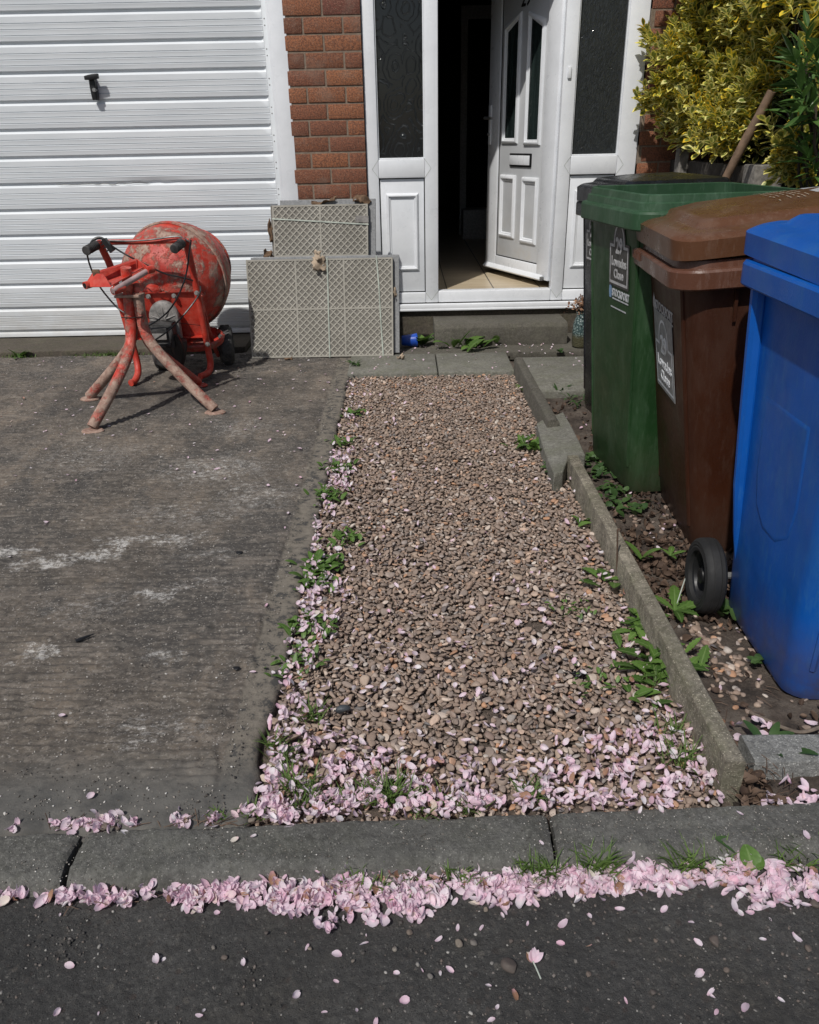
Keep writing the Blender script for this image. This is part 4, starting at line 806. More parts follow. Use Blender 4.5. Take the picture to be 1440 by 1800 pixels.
# ------------------------------------------------------------------ wheelie bins
def make_bin(name, label, loc, rz, body, rimm, lidm, hs=1., open_lid=False, tilt=(0, 0), group='wheelie bins lined up along the soil bed', wheels=True, lidtop=None, gap=.0, rimz=.86, lift=.0, name_rib=False, xy=1., ys=1.):
    b = thing(name, label, 'wheelie bin', loc, group, rz, local=True); b.rotation_euler = (tilt[0], tilt[1], rz); b.scale = (xy, xy*ys, hs)
    ZR = rimz
    def sec(z, n=6):
        k = z/ZR; hw = .222+(.268-.222)*k; y0 = -.215-(.292-.215)*k; y1 = .222+(.272-.222)*k; return rrect(hw, y0, y1, .055+.01*k, z, n)
    outer = []
    for z, ins in ((.0, .03), (.006, .012), (.03, .0), (.12, 0), (.22, 0), (.4, 0), (.6, 0), (.75, 0), (ZR+.01, 0)):
        s = sec(z)
        s = [Vector((p.x*(1-ins*2.2), p.y*(1-ins*2.2), p.z)) for p in s]; outer.append(s)
    mb = MB()
    inner = []
    for z in (ZR+.01, .6, .3, .02):
        inner.append([Vector((p.x*.975, p.y*.975, p.z)) for p in sec(z)])
    mb.loft(outer+inner); bo = mb.build('body', body, b, bevel=0)
    # moulded details: corner flutes, side panel, gussets, back ridges
    det = MB()
    def side(x_s, y, z, out=0.): k = z/ZR; return Vector((x_s*(.222+.046*k+out), y, z))
    for sx in (-1, 1):
        for yb in (.165,):
            pts = [side(sx, yb+.035*z/ZR, z, -.006+.010*min(1, (z-.14)/.2)) for z in (.14, .24, .36, .55, .7, ZR-.035)]; det.tube(pts, [.004, .012, .017, .020, .021, .021], 10)
        det.prism([(-.010, 0), (.010, 0), (.0, .085)], -.004, .004, Matrix.Translation(side(sx, -.17, ZR-.055, .004)) @ Matrix.Rotation(PI/2, 4, 'X') @ Matrix.Rotation(PI, 4, 'X'))
    for x in (-.20, .20):
        yf = lambda z: -.215-.077*z/ZR
        det.tube([Vector((x*(.222+.046*z/ZR)/.245, yf(z)+.005, z)) for z in (.09, .4, .8)], .008, 6)
    for sx in (-1, 1):                                     # shallow plaque pressed into each side
        pq = []
        for off, out_ in ((0, -.0012), (.008, .0016), (.016, .0016)):
            pts = []
            for yy, zz in ((-.13+off, .60-off), (-.13+off, .42+off*.5), (-.10, .34+off), (-.04, .305+off), (.03, .305+off), (.08, .34+off), (.11-off, .42+off*.5), (.11-off, .60-off)): pts.append(side(sx, yy, zz, out_))
            pq.append(pts)
        det.loft(pq, False, True)
    det.islands('moulded_rib', body, b)
    rm = MB(); o = .030
    rings = []
    for z, oo, ii in ((ZR-.048, .004, 0), (ZR-.050, .030, 0), (ZR-.046, .033, 0), (ZR-.006, .034, 0), (ZR, .030, 0), (ZR+.002, .016, 0), (ZR+.020, .013, 0), (ZR+.023, .004, 0), (ZR+.040, .001, 0), (ZR+.043, -.004, 0), (ZR+.041, -.010, 0), (ZR-.02, -.006, 0)):
        rings.append(rrect(.268+oo, -.292-oo, .272+oo, .055+oo*.7, z, 6))
    rm.loft(rings, False, False)
    if name_rib:
        for k in range(9):
            x = -.24+.14*k/8; rm.box((x-.003, -.3285, ZR-.030), (x+.003, -.3245, ZR-.006))
    rm.build('rim', rimm, b)
    hd = MB(); hd.tube([(-.22, .345, ZR+.012), (.22, .345, ZR+.012)], .013, 10)
    for x in (-.2, -.07, .07, .2): hd.box((x-.012, .29, ZR-.035), (x+.012, .35, ZR+.020))
    hd.build('handle', rimm, b, bevel=.003)
    if wheels:
        ax = MB(); ax.tube([(-.285, .20, .10), (.285, .20, .10)], .009, 8); ax.build('axle', 'grey_metal', b)
        for sx in (-1, 1):
            wm = Matrix.Translation((sx*.285, .20, .10)) @ Matrix.Rotation(sx*PI/2, 4, 'Y')
            ty = MB(); ty.lathe([(.064, -.024), (.088, -.025), (.097, -.018), (.0985, -.010), (.097, -.009), (.0985, -.007), (.0985, .007), (.097, .009), (.0985, .010), (.097, .018), (.090, .025), (.086, .0245), (.082, .026), (.078, .0245), (.074, .026), (.066, .023), (.064, .012)], wm, 40)
            w_ = ty.build('wheel', 'black_rubber', b)
            MB().lathe([(.065, .014), (.060, .010), (.056, -.004), (.030, -.006), (.022, .004), (.020, .014), (.012, .017), (0, .017)], wm, 28).build('hub', 'black_plastic', w_)
    # lid: a crowned shell with a stepped border and skirt
    CR = .031
    def lid_shell(m, n=26):
        hw, y0, y1, r = .292, -.325, .33, .06; mb = MB(); rows = []
        def H(d, u, v):
            e = min(1, d/.03); a = .010*math.sin(e*PI/2); s_ = min(1, max(0, (d-.062)/.022)); a += .014*(s_*s_*(3-2*s_)); a += CR*(1-u*u)*(1-.35*v*v); return a
        ks = [0, .004, .010, .018, .03, .045, .058, .066, .074, .084, .10, .14, .19, .24, .286]
        for d in ks:
            rr = max(.004, r-d*.45); q = rrect(max(.005, hw-d), y0+d, y1-d if y1-d > y0+d+.01 else y0+d+.01, min(rr, max(.002, hw-d-.001)), 0, 6)
            rows.append([m @ Vector((p.x, p.y, H(d, p.x/hw, p.y/.33))) for p in q])
        sk = [m @ Vector((p.x, p.y, z)) for z, ins in ((-.045, -.002),) for p in rrect(hw+ins, y0-ins, y1+ins, r, z, 6)]
        sk2 = [m @ Vector((p.x, p.y, H(0, p.x/hw, p.y/.33)-.016)) for p in rrect(hw-.006, y0+.006, y1-.006, r, 0, 6)]
        und = [m @ Vector((p.x, p.y, H(0, p.x/hw, p.y/.33)-.004)) for p in rrect(hw-.008, y0+.008, y1-.008, r, 0, 6)]
        mb.loft([und, sk2, sk]+rows, True, True); return mb
    if open_lid:
        lm = Matrix.Translation((0, .372, ZR+.010)) @ Matrix.Rotation(-math.radians(258), 4, 'X') @ Matrix.Translation((0, -.34, .0)) 
        lid = lid_shell(lm).build('lid', lidm, b)
    else:
        lm = Matrix.Translation((0, .345, ZR+.044+lift)) @ Matrix.Rotation(-gap, 4, 'X') @ Matrix.Translation((0, -.345, .012))
        lid = lid_shell(lm).build('lid', lidm, b)
        hn = MB()
        for x in (-.16, .16): hn.box((x-.03, .30, ZR+.0), (x+.03, .355, ZR+.05+lift))
        hn.islands('hinge', lidm, lid, bevel=.006)
    return b, bo, lid, (lm if not open_lid else None), (lambda u, z: Vector((u, -.215-.077*z/ZR, z)))
GRN, RIMZ = 0, 0
RB = -PI/2
blk = make_bin('wheelie_bin', 'black lidded wheelie bin furthest back in the row, nearest the doorstep', (1.042, 3.45, -.02), RB+math.radians(8), 'black_bin_plastic', 'black_bin_plastic', 'black_bin_plastic', 1.065, gap=math.radians(-.6), xy=.84)
grn = make_bin('wheelie_bin', 'green wheelie bin standing with its lid thrown open, address sticker on front', (.966, 2.80, -.02), RB+math.radians(8), 'green_plastic', 'green_chalk', 'green_plastic', 1.12, open_lid=True, xy=.94)
brn = make_bin('wheelie_bin', 'brown wheelie bin with domed lid and silver address sticker', (1.128, 2.36, -.02), RB-math.radians(4), 'brown_plastic', 'brown_lid_plastic', 'brown_top', 1.025, gap=math.radians(-2.0), lift=.035, name_rib=True, xy=1.085, tilt=(math.radians(4.2), 0))
blu = make_bin('wheelie_bin', 'bright blue wheelie bin nearest the street, its black wheel showing', (1.088, 1.617, -.02), math.radians(-1), 'blue_plastic', 'blue_plastic', 'blue_plastic', 1.06, gap=math.radians(-1.1), xy=1.06, ys=.90)
def sticker(binrec, u, z, plate, ink, k=1., square=False):
    b, bo, lid, lm, fr = binrec
    m = Matrix.Translation(fr(u, z)+Vector((0, -.0022, 0))) @ Matrix.Rotation(math.atan(.077/.86), 4, "X") @ Matrix.Rotation(PI/2, 4, 'X')      # x right, y up on the front face, z outward
    w, h = .085*k, .062*k
    def outline(e):
        pts = [(-w-e, -h*1.25-e), (w+e, -h*1.25-e), (w+e, h*.62+e), (w*.56+e, h*.62+e)]
        pts += [((w*.56+e)*math.cos(a), h*.72+(h*1.0+e)*math.sin(a)) for a in np.linspace(.12, PI-.12, 11)]
        return pts+[(-w*.56-e, h*.62+e), (-w-e, h*.62+e)]
    pl = MB()
    if square: pl.prism([(-w-.012, -h*1.25-.014), (w+.012, -h*1.25-.014), (w+.012, h*1.72+.02), (-w-.012, h*1.72+.02)], 0, .0012, m)
    else: pl.prism(outline(.012*k), 0, .0012, m)
    st = pl.build('sticker', plate, bo if False else b)
    bd = MB(); o1, o2 = outline(.004), outline(-.004); n_ = len(o1)
    vs = [m @ Vector((x, y, .0019)) for x, y in o1]+[m @ Vector((x, y, .0019)) for x, y in o2]; bd.add(vs, [(i, (i+1) % n_, n_+(i+1) % n_, n_+i) for i in range(n_)])
    letters(bd, '29', .066*k, m @ Matrix.Translation((0, h*.30, .0018)), .0026); letters(bd, 'Lowndes', .040*k, m @ Matrix.Translation((0, -h*.38, .0018)), .0012); letters(bd, 'Close', .040*k, m @ Matrix.Translation((0, -h*1.0, .0018)), .0012)
    bd.build('lettering', ink, st); return st
def crest(binrec, u, z, ink, k=1.):
    b, bo, lid, lm, fr = binrec; m = Matrix.Translation(fr(u, z)+Vector((0, -.0016, 0))) @ Matrix.Rotation(math.atan(.077/.86), 4, "X") @ Matrix.Rotation(PI/2, 4, 'X')
    c = MB(); letters(c, 'STOCKPORT', .034*k, m @ Matrix.Translation((.016, 0, 0)), .0008, .86); c.box((-.062*k, -.010*k, 0), (.098*k, -.0055*k, .0004), m)
    o = c.build('lettering', ink, b)
    e = MB(); e.prism([(-.094*k, -.008), (-.074*k, -.008), (-.070*k, .012), (-.074*k, .026), (-.080*k, .034), (-.084*k, .046), (-.088*k, .034), (-.096*k, .026), (-.099*k, .010)], 0, .0005, m); e.build('emblem', 'blue_print' if ink == 'print_white' else ink, b); return m
sticker(grn, .065, .715, 'sticker_dark', 'print_grey', .92); mg = crest(grn, .065, .602, 'print_white', .92)
ds = MB(); x = -.07
while x < .07: w_ = random.uniform(.004, .012); ds.box((x, -.036, 0), (x+w_, -.032, .0004), mg); x += w_+.002
ds.build('print_line', 'print_white', grn[0])
crest(brn, .0, .690, 'print_grey', 1.2); sticker(brn, .0, .550, 'sticker_grey', 'upvc', 1.12, True)
sticker(blk, -.08, .72, 'sticker_dark', 'print_grey', .9)
pr = MB()
for r_ in range(5):
    x = -.09
    while x < .09: w_ = random.uniform(.006, .02); pr.box((x, -.02+r_*.014, .0445), (x+w_, -.015+r_*.014, .0452), brn[3]); x += w_+.004
# scuffed embossing on the brown lid follows its crown
def crown(u, y): return .024+.031*(1-(u/.292)**2)*(1-.35*(y/.33)**2)
pr = MB()
for r_ in range(6):
    x = -.10
    while x < .10:
        w_ = random.uniform(.004, .02)
        if random.random() < .8:
            y = -.03+r_*.016+random.uniform(-.002, .002); pr.add([brn[3] @ Vector((xx, yy, crown(xx, yy)+.0009)) for xx, yy in ((x, y), (x+w_, y), (x+w_, y+.0035), (x, y+.0035))], [(0, 1, 2, 3)])
        x += w_+.004
pr.build('embossed_panel', 'paper_scrap', brn[2])
lp = MB(); lp.add([brn[3] @ Vector((x, y, crown(x, y)+.0008)) for x, y in ((-.12, .10), (.02, .08), (.16, .10), (.17, .26), (0, .29), (-.12, .24))], [(0, 1, 2, 3, 4, 5)]); lp.build('worn_sticker', 'print_grey', brn[2])
# ------------------------------------------------------------------ cement mixer and its stand
mx = thing('cement_mixer', 'red electric cement mixer caked in dried mortar before the garage door', 'cement mixer', (-1.25, 4.3, 0))
YR, YT = 4.15, 4.08
right = chaikin([W(326, 421, 4.06), W(331, 440, 4.07), W(346, 508, 4.10), W(366, 615, 4.16), W(371, 640, 4.17), W(368, 655, 4.13), W(352, 662, 4.07)+Vector((0, 0, 0))], 2)
left = chaikin([W(176, 428, 4.06), W(182, 442, 4.07), W(196, 470, 4.09), W(214, 540, 4.12), W(238, 622, 4.14), W(243, 645, 4.12), W(243, 660, 4.08), W(231, 679, 4.02)], 2)
for p in (left, right):
    for q in p: q.z = max(q.z, .019)
fr_ = MB(); fr_.tube(right, .0175, 12); fr_.tube(left, .0175, 12); fr_.islands('frame_tube', 'red_clean', mx)
MB().tube(chaikin([W(176, 428, 4.06), W(186, 426, 4.065), W(200, 425.5, 4.065), W(260, 424.5, 4.065), W(318, 422, 4.065), W(326, 421, 4.06)], 1), .0135, 10).build('cross_bar', 'red_clean', mx)
for a, b in (((176, 427), (151, 441)), ((324, 423), (306, 438))):
    p0, p1 = W(*a, 4.06), W(*b, 3.93); d = p1-p0
    el = MB(); el.tube([p0, p0+d*.35], .017, 12); h_ = el.build('handle_bar', 'red_clean', mx)
    gp = MB(); pts = [p0+d*k for k in (.28, .31, .34, .6, .92, .97, 1.0)]; gp.tube(pts, [.021, .024, .0215, .0195, .0205, .0225, .020], 14)
    for k in (.42, .52, .62, .72, .82): gp.tube([p0+d*k, p0+d*(k+.03)], .0222, 14)
    gp.tube([p1-d*.02, p1+d*.004], [.012, .013], 12); gp.build('grip', 'dusty_black', h_)
# plate carrying the motor
pl = MB(); A, B_, C_, D_ = W(208, 516, 4.13), W(350, 513, 4.13), W(367, 589, 4.19), W(228, 594, 4.19)
def slab4(mb, a, b, c, d, off): mb.add([a, b, c, d]+[p+Vector(off) for p in (a, b, c, d)], [(0, 1, 2, 3), (7, 6, 5, 4), (0, 4, 5, 1), (1, 5, 6, 2), (2, 6, 7, 3), (3, 7, 4, 0)])
slab4(pl, A, B_, C_, D_, (0, .006, 0)); slab4(pl, A+Vector((0, -.012, .004)), B_+Vector((0, -.012, .004)), B_+Vector((0, .006, 0)), A+Vector((0, .006, 0)), (0, 0, -.004))
slab4(pl, D_+Vector((0, -.03, -.006)), C_+Vector((0, -.03, -.006)), C_+Vector((0, .006, -.004)), D_+Vector((0, .006, -.004)), (0, 0, .005))
pl.build('motor_plate', 'red_clean', mx)
bt = MB()
for px, py, Y in ((205.5, 516, 4.075), (346, 515, 4.075), (261, 521, 4.122), (306, 520, 4.122), (250, 540, 4.13), (365, 605, 4.13)):
    bt.lathe([(0, .012), (.008, .012), (.008, .005), (.013, .004), (.013, 0)], Matrix.Translation(W(px, py, Y)) @ Matrix.Rotation(PI/2, 4, 'X'), 8)
bt.islands('bolt', 'dusty_metal', mx)
# drum: cone base to the viewer, belly band and mouth to the back right
dax = Vector((.24, .93, .13)).normalized(); dc = W(307, 489, 4.44); dm = Matrix.Translation(dc) @ dax.to_track_quat('Z', 'Y').to_matrix().to_4x4()
dr_ = MB(); dr_.lathe([(0, -.225), (.10, -.224), (.135, -.218), (.18, -.195), (.225, -.155), (.258, -.105), (.276, -.055), (.283, -.005), (.2845, .018), (.288, .022), (.290, .026), (.290, .058), (.288, .062), (.284, .066), (.278, .10), (.262, .15), (.235, .21), (.20, .27), (.185, .30), (.192, .304), (.192, .312), (.18, .312), (.175, .30), (.22, .21), (.26, .1), (.262, .02), (.25, -.08), (.17, -.18), (0, -.20)], dm, 56)
for v_i, v in enumerate(dr_.v): pass
drum = dr_.build('drum', 'red_drum', mx)
rg_ = MB(); rg_.lathe([(.287, .016), (.2945, .018), (.2955, .024), (.2955, .030), (.2945, .036), (.287, .038)], dm, 56); rg_.build('drum_seam', 'crusted_leg', drum)
yk = MB(); yk.tube([dc-dax*.30, dc-dax*.20], [.03, .05], 16); yk.build('drum_boss', 'red_splashed', mx)
# belly pan below the drum
MB().lathe([(0, -.03), (.10, -.028), (.15, -.01), (.16, .02), (.15, .03)], Matrix.Translation(W(345, 598, 4.32)) @ Matrix.Rotation(.3, 4, 'X'), 24, 1., .7).build('gear_pan', 'red_splashed', mx)
# gear cover, motor
def W2(x, y): return W(x, y, 4.10)
gcv = MB(); sec = []
gc = W(291, 560, 4.12); s_ = .0031
out = [(-.078, -.10), (-.078, .01)]+[(-.078*math.cos(a), .01+.085*math.sin(a)) for a in np.linspace(0, PI, 15)][1:-1]+[(.078, .01), (.078, -.10)]
for k, y in ((1., .0), (1., -.018), (.93, -.030), (.72, -.034)): sec.append([gc+Vector((x*k, y, .0+z*k)) for x, z in out])
gcv.loft(sec, True, True); gco = gcv.build('gear_cover', 'dusty_metal', mx, bevel=.003)
rb_ = MB()
for a in (.35, .95, 1.57, 2.2, 2.8): rb_.tube([gc+Vector((.018*math.cos(a), -.036, .018*math.sin(a))), gc+Vector((.066*math.cos(a), -.033, .066*math.sin(a)))], [.006, .003], 6)
rb_.lathe([(0, .012), (.016, .010), (.02, 0)], Matrix.Translation(gc+Vector((0, -.034, 0))) @ Matrix.Rotation(PI/2, 4, 'X'), 14); rb_.build('cover_rib', 'dusty_metal', gco)
MB().lathe([(0, .002), (.006, .001), (.007, 0)], Matrix.Translation(gc+Vector((0, -.032, .062))) @ Matrix.Rotation(PI/2, 4, 'X'), 10).build('vent_hole', 'gap_black', gco)
mtb = MB(); c0 = W(289, 583, 4.05); mtb.box(c0+Vector((-.075, -.045, -.075)), c0+Vector((.055, .05, .05))); mtb.box(c0+Vector((-.068, -.058, -.03)), c0+Vector((.03, -.044, .035))); mtb.box(c0+Vector((-.05, -.062, -.065)), c0+Vector((.04, -.044, -.045)))
mo_ = mtb.build('switch_box', 'dusty_black', mx, bevel=.006)
sk = MB(); c1 = c0+Vector((-.01, -.060, -.012)); sk.box(c1+Vector((-.036, -.002, -.016)), c1+Vector((.036, .003, .016))); sk.build('cover_plate', 'dusty_metal', mo_, bevel=.002)
sk2 = MB(); sk2.box(c0+Vector((-.02, -.066, -.066)), c0+Vector((.026, -.061, -.048))); sk2.build('socket', 'black_plastic', mo_, bevel=.002)
mc = W(297, 622, 4.10)
mtr = MB(); mtr.lathe([(0, -.09), (.045, -.088), (.075, -.07), (.084, -.04), (.086, .04), (.08, .075), (.05, .09), (0, .09)], Matrix.Translation(mc+Vector((.0, .02, .01))) @ Matrix.Rotation(.25, 4, 'Y'), 26, 1.02, .82)
mtr.build('motor', 'dusty_black', mx)
fl = MB(); sec = []
for k in range(9):
    a = k/8; c = W(306+12*a, 588+52*a, 4.03+.02*a); w = .030*math.sin(PI*(.12+.8*a))**.6; sec.append([c+Vector((x*w, y*.016, 0)) for x, y in ((-1, -.2), (-.5, -1), (.5, -1), (1, -.2), (1, 1), (-1, 1))])
fl.loft(sec); fl.build('motor_shroud', 'black_plastic', mx)
# wheels and axle
for px, py, lab in ((398, 606, None), (268, 628, None)):
    if px == 398: c = W(398, 606, 4.45)
    else: c = Vector((-1.372, 4.36, .105))
    R_ = max(.09, c.z); c.z = R_; wm = Matrix.Translation(c) @ Matrix.Rotation(.18, 4, 'Z') @ Matrix.Rotation(PI/2, 4, 'Y')
    ty = MB(); pr_ = [(R_*.55, -.030)]+[(R_*.74+R_*.26*math.sin(a), -.040*math.cos(a)) for a in np.linspace(.15, PI-.15, 13)]+[(R_*.55, .030)]
    ty.lathe(pr_, wm, 40)
    for k in range(34):
        a = 2*PI*k/34
        for sg in (-1, 1):
            mm = wm @ Matrix.Rotation(a+sg*.04, 4, 'Z') @ Matrix.Translation((R_*.985, 0, sg*.013)) @ Matrix.Rotation(sg*.6, 4, 'X'); ty.box((-.004, -.004, -.011), (.0035, .004, .011), mm)
    w_ = ty.build('wheel', 'dusty_rubber', mx)
    MB().lathe([(R_*.56, .026), (R_*.5, .020), (R_*.45, .004), (.022, .008), (.018, .030), (.008, .032), (0, .032)], wm, 26).build('rim', 'dusty_metal', w_)
    MB().lathe([(R_*.56, -.026), (R_*.5, -.020), (R_*.45, -.004), (.022, -.008), (.018, -.030), (0, -.032)], wm, 26).build('rim', 'dusty_metal', w_)
MB().tube([(-1.39, 4.36, .10), W(398, 606, 4.45)], .010, 8).build('axle', 'dusty_metal', mx)
br_ = MB(); br_.tube(chaikin([W(352, 520, 4.2), W(372, 600, 4.3), W(384, 625, 4.40)], 1), .012, 8); br_.tube(chaikin([W(228, 540, 4.2), W(250, 600, 4.28), (-1.38, 4.36, .12)], 1), .012, 8)
br_.box(W(374, 596, 4.40)+Vector((-.012, 0, -.05)), W(374, 596, 4.40)+Vector((.016, .03, .06))); br_.islands('axle_brace', 'red_splashed', mx)
# cables
cb = MB()
for pts in ([(153, 446, 4.0), (157, 465, 4.02), (172, 500, 4.05), (192, 526, 4.07), (214, 549, 4.06), (250, 562, 3.99), (262, 574, 3.98)],
            [(195, 431, 4.03), (213, 443, 3.98), (237, 456, 3.97), (258, 466, 4.02), (290, 482, 4.05), (318, 487, 4.06), (340, 493, 4.08)],
            [(336, 422, 4.03), (333, 440, 4.02), (329, 478, 4.00), (318, 512, 3.97), (300, 544, 3.96), (282, 560, 3.96), (262, 572, 3.98)],
            [(352, 503, 4.06), (353, 512, 4.04), (344, 528, 4.0), (318, 560, 3.95), (296, 582, 3.94), (272, 598, 3.96), (262, 604, 4.0)],
            [(192, 423, 4.05), (232, 424, 4.04), (270, 421, 4.04), (304, 415.5, 4.045), (318, 416, 4.045), (333, 425, 4.04)]):
    cb.tube(chaikin([W(*p) for p in pts], 3), .0042, 6)
cb.islands('cable', 'black_plastic', mx)
pg = MB(); p0 = W(188, 424, 4.03)
pg.tube(chaikin([W(158, 432, 4.02), W(164, 421, 4.02), W(174, 417, 4.03), W(184, 421, 4.03), W(190, 430, 4.02)], 2), .007, 8)
pm = Matrix.Translation(W(190, 431, 4.0)) @ Matrix.Rotation(-.55, 4, 'Y'); pg.box((-.011, -.014, -.034), (.012, .014, .032), pm)
for z in (-.018, 0, .018): pg.box((-.026, -.003, z-.003), (-.011, .003, z+.003), pm)
pg.build('plug', 'black_plastic', mx, bevel=.0)
# the stand
st = thing('mixer_stand', 'red four legged mixer stand with splayed mortar crusted tubes, in front', 'mixer stand', (-1.25, 3.65, 0))
def leg(pts, mat, flatten=True):
    p = chaikin(pts, 2); mb = MB(); n = len(p); mb.tube(p, [.0245]*n, 14)
    e = p[-1]; d = (p[-1]-p[-2]).normalized()
    mb.lathe([(0, .012), (.034, .010), (.040, .004), (.040, 0), (0, 0)], Matrix.Translation((e.x, e.y, 0)), 18, 1.25, .85)
    return mb.build('leg', mat, st)
ft = [G(152, 702), G(157, 760), G(385, 727), G(358, 677)]
JZ = .41
TL, TR = Vector((-1.312, 3.66, 0)), Vector((-1.238, 3.66, 0))
def LP(px, py, Y): return W(px, py, Y)
leg([W(226, 515, 3.66), W(228, 545, 3.66), W(231, 590, 3.64), W(226, 625, 3.58), W(201, 680, 3.44), ft[1]+Vector((.012, .012, .02))], 'red_leg')
leg([W(243, 515, 3.66), W(246, 545, 3.66), W(254, 585, 3.65), W(272, 613, 3.63), W(328, 672, 3.585), ft[2]+Vector((-.02, .01, .02))], 'crusted_leg')
leg([W(233, 560, 3.70), W(232, 600, 3.71), W(218, 625, 3.74), W(185, 665, 3.77), ft[0]+Vector((.02, 0, .018))], 'crusted_leg')
leg([W(250, 560, 3.70), W(256, 595, 3.72), W(275, 617, 3.78), W(318, 650, 3.9), ft[3]+Vector((-.025, -.012, .018))], 'red_splashed')
cl = MB(); c = W(227, 519, 3.66); cl.box(c+Vector((-.058, -.034, -.006)), c+Vector((.062, .035, .006))); cl.build('clamp_plate', 'crusted_leg', st, bevel=.002)
wr = MB(); wr.tube(chaikin([W(213, 558, 3.63), W(228, 558.5, 3.628), W(250, 557, 3.63)], 1), .0022, 5); wr.tube(chaikin([W(250, 557, 3.63), W(300, 566, 4.0), W(352, 572, 4.12)], 1), .0015, 5); wr.islands('tie_wire', 'gap_black', st)
MB().tube([W(221, 470, 3.64), W(226, 518, 3.66)], .0235, 14).build('post', 'red_leg', st)
hp_ = MB(); hp_.tube([W(238, 500, 3.69), W(244, 518, 3.67)], .019, 12); hp_.build('post', 'red_leg', st)
# cradle: channel tray with angled end plates and two pivot tubes
zt_ = lambda px, py, z: G(px, py, z)
a0 = W(155, 502, 3.58); a1 = W(205, 514, 3.50); a2 = W(263, 474, 3.66); a3 = W(240, 457, 3.78); 
b0 = W(165, 481, 3.62); b1 = W(190, 478, 3.60); b3 = W(239, 456, 3.80); b2 = W(243, 460, 3.76)
tr_ = MB()
def quad(mb, a, b, c, d, th=.004):
    n_ = (b-a).cross(d-a).normalized()*th; slab4(mb, a, b, c, d, n_)
base0, base1, base2, base3 = W(166, 497, 3.66), W(197, 506, 3.56), W(252, 474, 3.72), W(241, 473, 3.82)
quad(tr_, W(160, 505, 3.585), W(162, 480, 3.66), W(239, 455.5, 3.82), W(240, 474, 3.82))           # tall back wall
quad(tr_, W(160, 505, 3.585), W(194, 504.5, 3.52), W(254, 470, 3.70), W(240, 474, 3.82))           # floor
slab4(tr_, W(147, 504, 3.575), W(196, 504.5, 3.515), W(182, 482, 3.55), W(162, 480, 3.60), (.0, .005, 0))  # near end plate
slab4(tr_, W(240, 474, 3.815), W(262, 471, 3.665), W(252, 464, 3.72), W(240, 455.5, 3.815), (.004, .004, 0))   # far end plate
slab4(tr_, W(162, 480, 3.60), W(239, 455.2, 3.80), W(240, 457.5, 3.79), W(163, 482.5, 3.59), (0, .014, .001))
tr_.build('cradle', 'red_clean', st)
tb = MB(); tb.tube([W(198, 512, 3.49), W(263, 474, 3.68)], .0125, 12); tb.build('pivot_tube', 'steel_bar', st)
for px, py, Y in ((149, 502, 3.56), (198, 512, 3.495)):
    p = W(px, py, Y); q = p+Vector((.035, .05, .006)); tt = MB(); tt.tube([q, p], .0165, 14, caps=True); o_ = tt.build('tube_end', 'red_splashed', st)
    d = (p-q).normalized(); tz = MB(); tz.tube([p-d*.002, p+d*.0015], .0115, 12); tz.build('tube_hole', 'gap_black', o_)
p = W(263.5, 474.5, 3.678); MB().tube([p-Vector((.02, .03, 0))*.6, p+Vector((.01, .015, .003))], .0175, 12).build('tube_end', 'red_splashed', st)
mk = MB(); p = W(173, 487, 3.60); mk.box(p+Vector((-.016, -.02, -.03)), p+Vector((.016, -.012, .035))); mk.build('bracket_tab', 'cardboard', st, bevel=.002)
# ------------------------------------------------------------------ fence, posts, shaft
BX = 1.58
fn = thing('timber_fence', 'low weathered timber edging boards under the variegated bush', 'fence', (BX, 4.4, 0))
for z0, z1, dy in ((.02, .33, 0), (.34, .66, .004), (.67, .80, .0), (.808, .93, .006), (.938, 1.012, 0)):
    MB().box((BX-.002+dy*2, 3.90, z0), (BX+.035+dy*2, 5.045, z1)).build('board', 'dark_timber', fn, bevel=.005)
MB().box((BX-.055, 4.72, 0), (BX-.004, 4.80, 1.085)).build('post', 'grey_wood', fn, bevel=.005)
gpst = MB(); gx0 = 1.53; gpst.box((gx0, 3.70, 0), (gx0+.13, 3.83, 1.022)); tag(gpst.build('fence_post', 'grey_wood', bevel=.006), 'stubby pale grey wooden post behind the brown bin, sawn flat on top', 'post')
for k in range(3): MB().box((BX-.002, 1.6+k*.7, 0), (BX+.03, 2.29+k*.7, .80)).build('board', 'dark_timber', fn, bevel=.005)
s1, s0 = W(1357, 160, 3.60), W(1268, 328, 3.70); d = (s0-s1).normalized(); s2 = s0+d*((s0.z-.02)/-d.z)
sh = MB(); L_ = 14; sh.tube([s1+(s2-s1)*k/L_+Vector((.002*math.sin(k*2), 0, 0)) for k in range(L_+1)], [.0175]+[.0185+.001*math.sin(k*1.7) for k in range(L_)], 12)
tag(sh.build('tool_shaft', 'shaft_wood'), 'bare round wooden tool shaft leaning up into the bush', 'pole')
